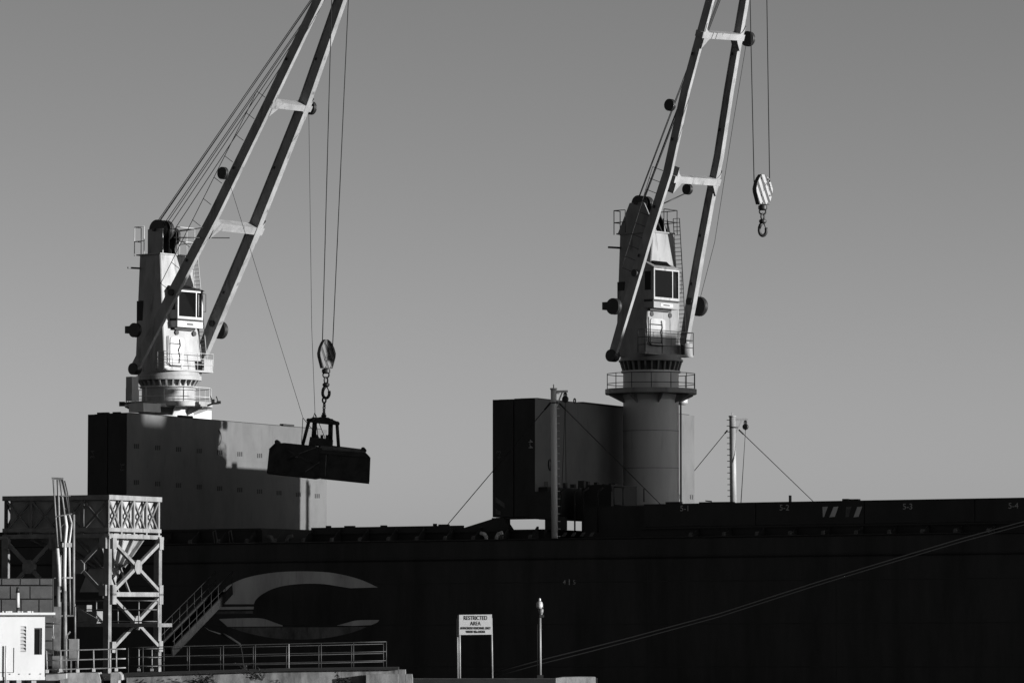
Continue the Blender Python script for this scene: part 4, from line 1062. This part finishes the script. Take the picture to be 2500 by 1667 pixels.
pbar((420, 335), (530, 315), .05, 'truss_chord'); pbar((405, 790), (470, 792), .06, 'truss_chord'); pbar((400, 1070), (560, 1068), .08, 'truss_chord')
MB().beam(pp_(140, 1585), pp_(140, 1480), .3, .3, Z.cross(V((0, 1, 0)))).build('upright', 'truss_chord', pm)
MB().beam(pp_(142, 1600), pp_(142, 1640), .5, .4, V((1, 0, 0))).build('base', 'truss_chord', pm)

# ------------------------------------------------------------------ white control cabin on stub legs
Yk = 180.0
cn = V((.42, -.9075, 0)).normalized(); cx_ = V((-cn.y, cn.x, 0))           # face normal, direction to the right along the face
cc = at(110, 1500, Yk); cz0 = at(110, 1652, Yk).z; cz1 = cc.z
cab_root = thing('control_cabin', 'small white steel cabin with louvre and narrow dark window', 'cabin', V((cc.x, cc.y, cz0)))
def CP(px, z, d=0.0):
    p = hit(px, 1560, cc, cn); return V((p.x, p.y, z)) + cn * d
def cw(py): return at(110, py, Yk).z
ox = V((cc.x, cc.y, 0))
def fx(px): return (CP(px, 0) - ox).dot(cx_)            # <= 0
def wall_holes(x0, x1, z0, z1, holes, T):
    xs = sorted({x0, x1} | {h[0] for h in holes} | {h[1] for h in holes}); zs = sorted({z0, z1} | {h[2] for h in holes} | {h[3] for h in holes})
    mb = MB()
    for i in range(len(xs) - 1):
        for j in range(len(zs) - 1):
            xm, zm = (xs[i] + xs[i + 1]) / 2, (zs[j] + zs[j + 1]) / 2
            if any(h[0] < xm < h[1] and h[2] < zm < h[3] for h in holes): continue
            p = [ox + cx_ * x + Z * z for x, z in ((xs[i], zs[j]), (xs[i + 1], zs[j]), (xs[i + 1], zs[j + 1]), (xs[i], zs[j + 1]))]
            mb.prism(p, -cn * T)
    return mb
win = (fx(83.5), fx(102.5), cw(1597), cw(1532)); lou = (fx(50), fx(63.5), cw(1590), cw(1528))
wall_holes(fx(-140), 0, cz0, cz1, [win, lou], .1).build('front_wall', 'cabin_white', cab_root)
WDT = 2.6
MB().prism([ox + Z * cz0 - cn * .1, ox - cn * WDT + Z * cz0, ox - cn * WDT + Z * cz1, ox + Z * cz1 - cn * .1], -cx_ * .08).build('side_wall', 'cabin_white', cab_root)
MB().prism([ox + cx_ * fx(-140) + Z * cz0 - cn * WDT, ox - cn * WDT + Z * cz0, ox - cn * WDT + Z * cz1, ox + cx_ * fx(-140) + Z * cz1 - cn * WDT], cn * .08).build('back_wall', 'cabin_white', cab_root)
MB().prism([ox + Z * cz0 - cn * .1, ox - cn * (WDT - .08) + Z * cz0, ox + cx_ * fx(-140) - cn * (WDT - .08) + Z * cz0, ox + cx_ * fx(-140) + Z * cz0 - cn * .1], Z * .08).build('floor_plate', 'truss_chord', cab_root)
rx0, rx1 = fx(-145), .42
MB().prism([ox + cx_ * rx0 + cn * .16 + Z * cz1, ox + cx_ * rx1 + cn * .16 + Z * cz1, ox + cx_ * rx1 - cn * (WDT + .1) + Z * cz1, ox + cx_ * rx0 - cn * (WDT + .1) + Z * cz1], Z * .1).build('roof', 'cabin_white', cab_root)
rb = MB()
for px in (4, 13, 16, 19, 24, 41, 45, 51, 66, 70, 76): 
    x = fx(px); rb.obox(ox + cx_ * x + cn * .13 + Z * (cz1 + .13), cx_ * random.uniform(.02, .06), cn * .05, Z * .03)
rb.build('roof_bolt', 'white_paint', cab_root)
MB().prism([ox + cx_ * rx0 + cn * .165 + Z * (cz1 - .06), ox + cx_ * rx1 + cn * .165 + Z * (cz1 - .06), ox + cx_ * rx1 + cn * .165 + Z * (cz1 - .003), ox + cx_ * rx0 + cn * .165 + Z * (cz1 - .003)], -cn * .1).build('eave', 'rail_dull', cab_root)
# window: frame set back in the opening, dark pane
w = MB(); x0, x1, z0_, z1_ = win; P_ = lambda x, z, d: ox + cx_ * x + Z * z + cn * d
MB().prism([P_(x0, z0_, -.085), P_(x1, z0_, -.085), P_(x1, z1_, -.085), P_(x0, z1_, -.085)], -cn * .01).build('window_pane', 'glass_dark', cab_root)
w.prism([P_(x0, z1_ - .05, -.05), P_(x1, z1_ - .05, -.05), P_(x1, z1_, -.05), P_(x0, z1_, -.05)], -cn * .03)
w.prism([P_(x1 - .09, z0_, -.05), P_(x1 - .05, z0_, -.05), P_(x1 - .05, z1_ - .05, -.05), P_(x1 - .09, z1_ - .05, -.05)], -cn * .03)
w.build('window_frame', 'rail_dull', cab_root)
x0, x1, z0_, z1_ = lou
MB().prism([P_(x0, z0_, -.11), P_(x1, z0_, -.11), P_(x1, z1_, -.11), P_(x0, z1_, -.11)], -cn * .02).build('louvre_back', 'truss_chord', cab_root)
for k in range(7):
    za = z0_ + (z1_ - z0_) * (k + .1) / 7; zb_ = za + (z1_ - z0_) * .6 / 7
    MB().hexa([P_(x0, za, -.01), P_(x1, za, -.01), P_(x1, za + .02, -.09), P_(x0, za + .02, -.09), P_(x0, za + .015, .0), P_(x1, za + .015, .0), P_(x1, zb_ + .04, -.09), P_(x0, zb_ + .04, -.09)]).build('louvre_slat', 'cabin_white', cab_root)
for px in (25, 48, 74, 100):
    MB().disc(P_(fx(px), cw(1644), .02), cn, .025, .05, 8).build('bolt', 'truss_chord', cab_root)
MB().prism([P_(fx(-140), cz0 - .12, .02), P_(.02, cz0 - .12, .02), P_(.02, cz0 + .02, .02), P_(fx(-140), cz0 + .02, .02)], -cn * .015).build('skirt_beam', 'cabin_white', cab_root)
for px in (-60, 20, 86):
    for d in (-.25, -WDT + .25): 
        p = P_(fx(px), 0, d); MB().obox(V((p.x, p.y, (cz0 - .55) / 2)), cx_ * .11, cn * .11, Z * ((cz0 + .55 - .0) / 2)).build('stub_leg', 'concrete_light', cab_root)
MB().tube(P_(fx(13), cw(1670), .1), P_(fx(13), cw(1575), .1), .035, n=8).build('down_pipe', 'cabin_white', cab_root)
MB().polytube([P_(fx(0), cw(1640), .015), P_(fx(34), cw(1640), .015), P_(fx(34), cw(1580), .015)], .012, 5).build('panel_seam', 'rail_dull', cab_root)
# beacon on the roof
bp0 = at(43, 1496, 181.2)
bc = thing('beacon', 'white tube light standing on the cabin roof', 'light', V((bp0.x, bp0.y, bp0.z - .12)))
MB().tube(bp0 - Z * .1, bp0 + Z * .25, .06, n=10).build('base', 'dark_steel', bc)
MB().tube(bp0 + Z * .25, bp0 + Z * .9, .085, .075, 14).build('tube', 'white_paint', bc)
MB().tube(bp0 + Z * .9, bp0 + Z * 1.15, .09, .06, 14).build('cap', 'dark_steel', bc)
# pull cord / hanging loop by the cabin
lp = thing('hanging_cord', 'thin pull cord with triangular loop beside white cabin', 'cord', at(130, 1518, 181.5))
MB().tube(at(130, 1518, 181.5), at(130, 1548, 181.5), .015, n=5).polytube([at(130, 1548, 181.5), at(127, 1556, 181.5), at(132.5, 1556.5, 181.5), at(130, 1548, 181.5)], .018, 5).build('cord', 'galvanised', lp)
MB().tube(at(112, 1521, 181.5), at(146, 1522, 181.5), .04, n=6).build('cord_bar', 'rail_dull', lp)
MB().hexa([at(112, 1519, 181.5), at(137, 1519, 181.5), at(137, 1519, 182.5), at(112, 1519, 182.5), at(112, 1506, 181.5), at(137, 1506, 181.5), at(137, 1506, 182.5), at(112, 1506, 182.5)]).build('cable_box', 'block_grey', lp)

# ------------------------------------------------------------------ electrical cabinet
eb = at(179, 1607, 191)
ec = thing('electrical_cabinet', 'grey metal electrical cabinet on thin stand behind bright railing', 'cabinet', V((eb.x, 191, 0)))
ew = 12 * 191 / F; ez1 = at(179, 1559, 191).z
MB().obox(V((eb.x, 191.2, (eb.z + ez1) / 2)), V((ew, 0, 0)), V((0, .2, 0)), Z * ((ez1 - eb.z) / 2)).build('body', 'steel_truss', ec)
MB().obox(V((eb.x, 190.985, (eb.z + ez1) / 2)), V((ew - .03, 0, 0)), V((0, .012, 0)), Z * ((ez1 - eb.z) / 2 - .03)).build('door', 'steel_truss', ec)
for d in (-.12, .12): MB().obox(V((eb.x + d, 191.2, eb.z / 2)), V((.03, 0, 0)), V((0, .05, 0)), Z * (eb.z / 2)).build('leg', 'truss_chord', ec)
MB().tube(V((eb.x + .05, 191.2, ez1)), at(183, 1480, 191.2), .05, n=8).build('conduit', 'truss_chord', ec)
lq = at(162, 1640, 184.5); lt_ = at(162, 1552, 184.5)
lpst = thing('bracket_post', 'thin grey post with tilted bracket near electrical cabinet', 'post', V((lq.x, lq.y, lq.z)))
MB().tube(lq, lt_, .035, n=8).build('pole', 'rail_paint', lpst)
MB().beam(lt_, lt_ + V((.18, 0, .2)), .06, .06, Z).obox(lt_ - Z * .05, V((.06, 0, 0)), V((0, .06, 0)), Z * .06).build('bracket', 'rail_paint', lpst)

# ------------------------------------------------------------------ concrete retaining walls and railings
def conc(name, label, pts, Y, depth, m, cat='wall', group=None):
    c = at(pts[0][0], pts[0][1], Y)
    o = MB().prism([at(x, y, Y) for x, y in pts], V((0, depth, 0))).build(name, m, None, V((c.x, c.y, c.z - .5)))
    return tag(o, label, cat, group)
conc('retaining_wall', 'long stained concrete wall under the dull railing', [(309, 1650), (309, 1720), (972, 1720), (972, 1633), (700, 1636.5), (560, 1641)], 184.2, 1.5, 'concrete')
cop = conc('coping', 'dark coping slab capping the long stained wall', [(303, 1642.5), (303, 1650.5), (560, 1642), (700, 1637.5), (972, 1634), (972, 1628), (700, 1631), (560, 1635)], 184.0, 1.8, 'quay_dark', 'coping')
conc('concrete_block', 'sunlit chipped concrete block near the white cabin', [(146, 1645), (165, 1642), (240, 1641), (246, 1660), (242, 1720), (150, 1720)], 183.0, 1.4, 'concrete_light', 'block', 'concrete blocks along the quay')
conc('concrete_block', 'small pale concrete block with broken corner under bright railing end', [(270, 1641), (289, 1640), (297, 1647), (297, 1659), (289, 1660), (288, 1720), (270, 1720)], 183.0, 1.2, 'concrete_light', 'block', 'concrete blocks along the quay')
conc('concrete_block', 'flat pale slab end on its own before the black hull', [(1357, 1654.5), (1372, 1652.5), (1412, 1651.5), (1454, 1652), (1455, 1720), (1357, 1720)], 183.5, 1.3, 'concrete_light', 'block', 'concrete blocks along the quay')
conc('concrete_block', 'step block against the end of the stained wall', [(973, 1634), (989, 1634), (990, 1646), (990, 1720), (973, 1720)], 184.3, 1.2, 'concrete', 'block', 'concrete blocks along the quay')
conc('concrete_block', 'lowest step block beside dark jetty', [(991, 1645), (1005, 1645), (1007, 1655), (1007, 1720), (991, 1720)], 184.4, 1.1, 'concrete', 'block', 'concrete blocks along the quay')
conc('concrete_block', 'rough ledge projecting at the foot of the stained wall', [(894, 1646), (955, 1644), (972, 1645), (972, 1720), (894, 1720)], 183.6, .5, 'concrete', 'block', 'concrete blocks along the quay')
conc('concrete_beam', 'pale beam end with rusted hole beside the white cabin foot', [(112, 1646), (162, 1643), (162, 1655), (140, 1660), (112, 1660)], 182.4, .4, 'concrete_light', 'beam')
foot_of = [(115, 1641), (148, 1639), (190, 1640), (229, 1638), (268, 1637.5), (284, 1637)]
r1 = thing('railing', 'bright three bar railing with white feet by white cabin', 'railing', at(115, 1641, 183.4))
pts = [at(x, y, 183.4) for x, y in foot_of]
tops = [(113, 1587), (148, 1587), (190, 1586), (228, 1585), (268, 1584), (284, 1583.5), (307, 1583)]
for (x, y), p in zip(tops, pts):
    MB().tube(p, at(x, y, 183.4), .034, n=8).build('post', 'rail_paint', r1)
    MB().obox(p + Z * .06, V((.065, 0, 0)), V((0, .065, 0)), Z * .075).build('foot', 'white_paint', r1)
for dy in (0, 24, 46.5):
    MB().polytube([at(x, y + dy * (1 - .002 * i), 183.4) for i, (x, y) in enumerate(tops)], .03, 8).build('rail', 'rail_paint', r1)
r2 = thing('railing', 'long dull grey railing standing on the stained wall', 'railing', at(600, 1634, 184.6))
xs = [313, 349, 386, 462, 545, 623, 705, 784, 863, 943]
bs = lambda x: 1642 - (x - 313) * 13.5 / 632
ts = lambda x: 1580 - (x - 313) * 14.5 / 632
for i, x in enumerate(xs): MB().tube(at(x, bs(x), 184.6), at(x, ts(x), 184.6), .026 if x != 705 else .034, n=6).build('post', 'rail_dull' if x != 705 else 'rail_paint', r2)
for k in (0, .38, .73):
    MB().polytube([at(x, ts(x) + (bs(x) - ts(x)) * k, 184.6) for x in xs], .024, 6).build('rail', 'rail_dull', r2)
r3 = thing('railing', 'second thin railing close behind the long dull one', 'railing', at(600, 1634, 187))
for x in (400, 457, 538, 618, 699, 778, 858, 936): MB().tube(at(x, bs(x) + 2, 187), at(x, ts(x) + 4, 187), .024, n=6).build('post', 'rail_dull', r3)
for k in (0.04, .4, .73): MB().polytube([at(x, ts(x) + 3 + (bs(x) - ts(x)) * k, 187) for x in (345, 620, 936)], .018, 6).build('rail', 'rail_dull', r3)
r4 = thing('railing', 'short bright railing glimpsed between hopper leg and gangway', 'railing', at(370, 1640, 190))
for x in (339, 371): MB().tube(at(x, 1634, 190), at(x, 1583, 190), .03, n=6).build('post', 'rail_paint', r4); 
for x in (339, 371): MB().obox(at(x, 1634, 190), V((.07, 0, 0)), V((0, .07, 0)), Z * .06).build('foot', 'rail_paint', r4)
for y in (1584, 1604, 1626): MB().tube(at(339, y, 190), at(392, y - 1, 190), .03, n=6).build('rail', 'rail_paint', r4)

# ------------------------------------------------------------------ jetty with sign and lamp post
Yj = 187.0
jz = at(1150, 1655.5, Yj).z
jl, jr = at(1006, 1656, Yj).x, at(1458, 1653, Yj).x
jt = MB().hexa([V((jl, Yj - .9, -3.6)), V((jr, Yj - .9, -3.6)), V((jr, Yj + 1.0, -3.6)), V((jl, Yj + 1.0, -3.6)), V((jl, Yj - .9, jz)), V((jr, Yj - .9, jz)), V((jr, Yj + 1.0, jz)), V((jl, Yj + 1.0, jz))]).build('jetty', 'quay_dark', None, V((jl, Yj, jz - 1)))
tag(jt, 'low dark jetty carrying the sign and lamp post', 'jetty')
lipo = MB().prism([V((jl, Yj - .93, jz - .02)), V((jr, Yj - .93, jz - .02)), V((jr, Yj - .93, jz + .03)), V((jl, Yj - .93, jz + .03))], V((0, .12, 0))).build('edge_bar', 'rail_dull', jt)
Ys = 187.0
sg = thing('sign', 'white restricted area sign on two thin posts', 'sign', V((at(1160, 1655, Ys).x, Ys, jz)))
sx = V((1, -.035, 0)).normalized(); sc = at(1161, 1524, Ys)
def SG(px, py, d=0): p = hit(px, py, sc, V((.035, 1, 0)).normalized()); return p - V((.035, 1, 0)).normalized() * d
MB().prism([SG(1121, 1500, .02), SG(1201, 1499, .02), SG(1201, 1548, .02), SG(1121, 1549, .02)], V((-.035, .05, 0))).build('board', 'sign_white', sg)
MB().prism([SG(1119, 1501, -.0), SG(1198, 1500, -.0), SG(1198, 1548, -.0), SG(1119, 1549, -.0)], V((-.05, .22, 0))).build('backing_board', 'truss_chord', sg)
for body, y, h, b_, sq in (('RESTRICTED', 1508, 10.2, .003, .80), ('AREA', 1521.5, 9.6, .003, .86), ('AUTHORIZED PERSONNEL ONLY', 1532.8, 5.6, .009, .69), ('WITHIN 100m RADIUS', 1541.5, 5.6, .009, .66)):
    lettering(body, SG(1161, y, .026), sx, Z, h * Ys / F, 'sign_ink', sg, .002, b_ * h / 10, sq * .92)
for x0, y0, x1, y1, d, r in ((1122.5, 1655, 1121.5, 1549, 0, .055), (1117.5, 1655, 1116.5, 1549, .25, .04), (1202, 1653.5, 1199.8, 1548, 0, .045)):
    MB().tube(at(x0, y0, Ys + d) - Z * .03, at(x1, y1 - 40, Ys + d + .09), r, n=10).build('post', 'rail_paint', sg)
# lamp post
lpz = at(1319, 1655, 186.9); lpp = thing('lamp_post', 'slim lamp post with bell shaped lantern on the jetty', 'lamp post', V((lpz.x, 186.9, jz)))
lt = at(1318.5, 1506, 186.9)
MB().tube(V((lpz.x, 186.9, jz)), V((lt.x, 186.9, lt.z)), .062, .055, 14).build('pole', 'steel_truss', lpp)
MB().tube(V((lpz.x - .12, 186.9, jz + .1)), at(1312.5, 1523, 186.9), .022, n=8).build('cable_pipe', 'rail_dull', lpp)
MB().obox(V((lpz.x, 186.9, jz + .08)), V((.14, 0, 0)), V((0, .14, 0)), Z * .09).build('base', 'dark_steel', lpp)
lz = lambda y: at(1318, y, 186.9).z
bL = V((at(1317.5, 1480, 186.9).x, 186.9, 0))
MB().lathe(bL, [(.02, lz(1459)), (.055, lz(1461)), (.06, lz(1465)), (.03, lz(1466))], 16).build('finial', 'galvanised', lpp)
MB().lathe(bL, [(.03, lz(1466)), (.11, lz(1468.5)), (.145, lz(1473)), (.15, lz(1480)), (.11, lz(1484)), (.05, lz(1485))], 20).build('lantern', 'galvanised', lpp)
MB().lathe(bL + V((.06, 0, 0)), [(.09, lz(1485)), (.12, lz(1487)), (.11, lz(1493)), (.07, lz(1499)), (.06, lz(1506))], 16).build('lamp_neck', 'truss_chord', lpp)
MB().obox(V((bL.x + .13, 186.9, lz(1484))), V((.05, 0, 0)), V((0, .05, 0)), Z * .06).obox(V((bL.x + .1, 186.85, lz(1503))), V((.1, 0, 0)), V((0, .06, 0)), Z * .06).build('junction_box', 'rail_dull', lpp)

# ------------------------------------------------------------------ mooring ropes
mp = [(1198, 1644), (1320, 1610), (1430, 1583), (1540, 1555), (1755, 1497), (1992, 1421), (2200, 1358), (2350, 1313), (2500, 1272), (2700, 1212)]
for k, dy in enumerate((0, 9.5)):
    pts = []
    for i, (x, y) in enumerate(mp):
        t = i / (len(mp) - 1); Yr = 189 + (198 - 189) * t
        gap = 8.6 + 1.2 * math.cos(t * 5)
        pts.append(at(x, y + k * gap, Yr))
    o = MB().polytube(pts, .03 if k == 0 else .025, 8).build('mooring_rope', 'mooring_rope', None, pts[0])
    tag(o, 'upper mooring rope of the pair rising across the hull' if k == 0 else 'lower mooring rope of the pair rising across the hull', 'rope', 'mooring ropes')

# ------------------------------------------------------------------ gangway down the hull
g0 = at(548, 1440, 221.5); g1 = at(400, 1592, 209.5)
gw = thing('gangway', 'grey gangway ladder sloping down from ship side emblem', 'gangway', g1)
ax = (g1 - g0).normalized(); sd = ax.cross(Z).normalized(); upn = sd.cross(ax)
if upn.z < 0: upn = -upn
for s_ in (-.42, .42): MB().beam(g0 + sd * s_, g1 + sd * s_, .08, .48, sd).build('stringer', 'gangway_grey', gw)
MB().obox((g0 + g1) / 2 - Z * .1, ax * ((g1 - g0).length / 2), sd * .37, ax.cross(sd).normalized() * .02).build('underside', 'gangway_grey', gw)
ln = (g1 - g0).length; nst = 40; step_me = None
for k in range(nst):
    c0 = g0 + ax * (ln * (k + .5) / nst)
    o = MB().obox(V((0, 0, 0)), sd * .38, ax.cross(sd).normalized() * .02 + Z * .02, (V((ax.x, ax.y, 0)).normalized()) * .13).build('tread', 'truss_chord') if step_me is None else step_me.copy()
    if step_me is None: step_me = o
    else: COL.objects.link(o)
    o.parent = gw; o.location = c0 - gw.location
for s_ in (-.46, .46):
    for h in (.55, 1.05): MB().tube(g0 + sd * s_ + Z * h, g1 + sd * s_ + Z * h, .02, n=5).build('hand_rail', 'gangway_grey', gw)
    for k in range(9):
        c0 = g0 + ax * (ln * (k + .1) / 8.3) + sd * s_; MB().tube(c0, c0 + Z * 1.05, .02, n=5).build('stanchion', 'gangway_grey', gw)

# ------------------------------------------------------------------ driftwood limb and dry plants at the foot of the hull
lg = thing('fallen_limb', 'bare crooked limb sticking up behind the dull railing below the emblem', 'branch', at(580, 1575, 196))
MB().polytube([at(543, 1547, 196), at(562, 1557, 196), at(583, 1571, 196), at(588, 1577, 196)], .07, 8).build('limb', 'bark', lg)
MB().polytube([at(588, 1577, 196), at(592, 1600, 196), at(596, 1645, 196)], .03, 6).build('branch', 'bark', lg)
MB().polytube([at(545, 1549, 196), at(510, 1538, 196), at(498, 1530, 196)], .03, 6).build('branch', 'bark', lg)
def shrub(label, px, py, Y, w, h, n, seed, lean=0.3):
    rnd = random.Random(seed); b = at(px, py, Y)
    root = thing('dry_shrub', label, 'shrub', b, 'dry shrubs along the wall')
    st = MB(); lf = MB()
    for i in range(n):
        t = R(rnd.uniform(-80, 80)); d = V((math.sin(t), rnd.uniform(-.5, .5), math.cos(t) * h / w)).normalized() * w * rnd.uniform(.5, 1.0)
        p = b.copy(); pts = [p]
        for k in range(3):
            d2 = d + V((rnd.uniform(-.2, .2), rnd.uniform(-.2, .2), -k * lean * .3)); p = p + d2 / 3; pts.append(p.copy())
        st.polytube(pts, .014, 4)
        for k in range(16):
            q_ = pts[1].lerp(pts[3], rnd.random()) + V((rnd.uniform(-.1, .1), rnd.uniform(-.1, .1), rnd.uniform(-.08, .12)))
            a_ = V((rnd.uniform(-1, 1), rnd.uniform(-1, 1), rnd.uniform(-1, .6))).normalized() * rnd.uniform(.07, .16); c_ = a_.cross(V((rnd.uniform(-1, 1), rnd.uniform(-1, 1), 1))).normalized() * .025
            lf.quadmesh([q_ - c_, q_ + a_ * .5 - c_ * 1.4, q_ + a_, q_ + a_ * .5 + c_ * 1.4, ], [(0, 1, 2, 3)])
    st.build('stems', 'bark', root); lf.build('leaves', 'leaf_dry', root)
shrub('dark dry shrub drooping over the middle of the stained wall', 640, 1660, 183.2, 1.0, .5, 9, 3)
shrub('low dry shrub with spiky tuft before the stained wall', 490, 1668, 183.0, .7, .3, 8, 5)
shrub('thin dry shrub growing up through the dull railing', 600, 1640, 188, .7, .9, 8, 8)
shrub('sparse dry shrub before ledge at the wall foot', 830, 1668, 183.1, .6, .3, 6, 11)
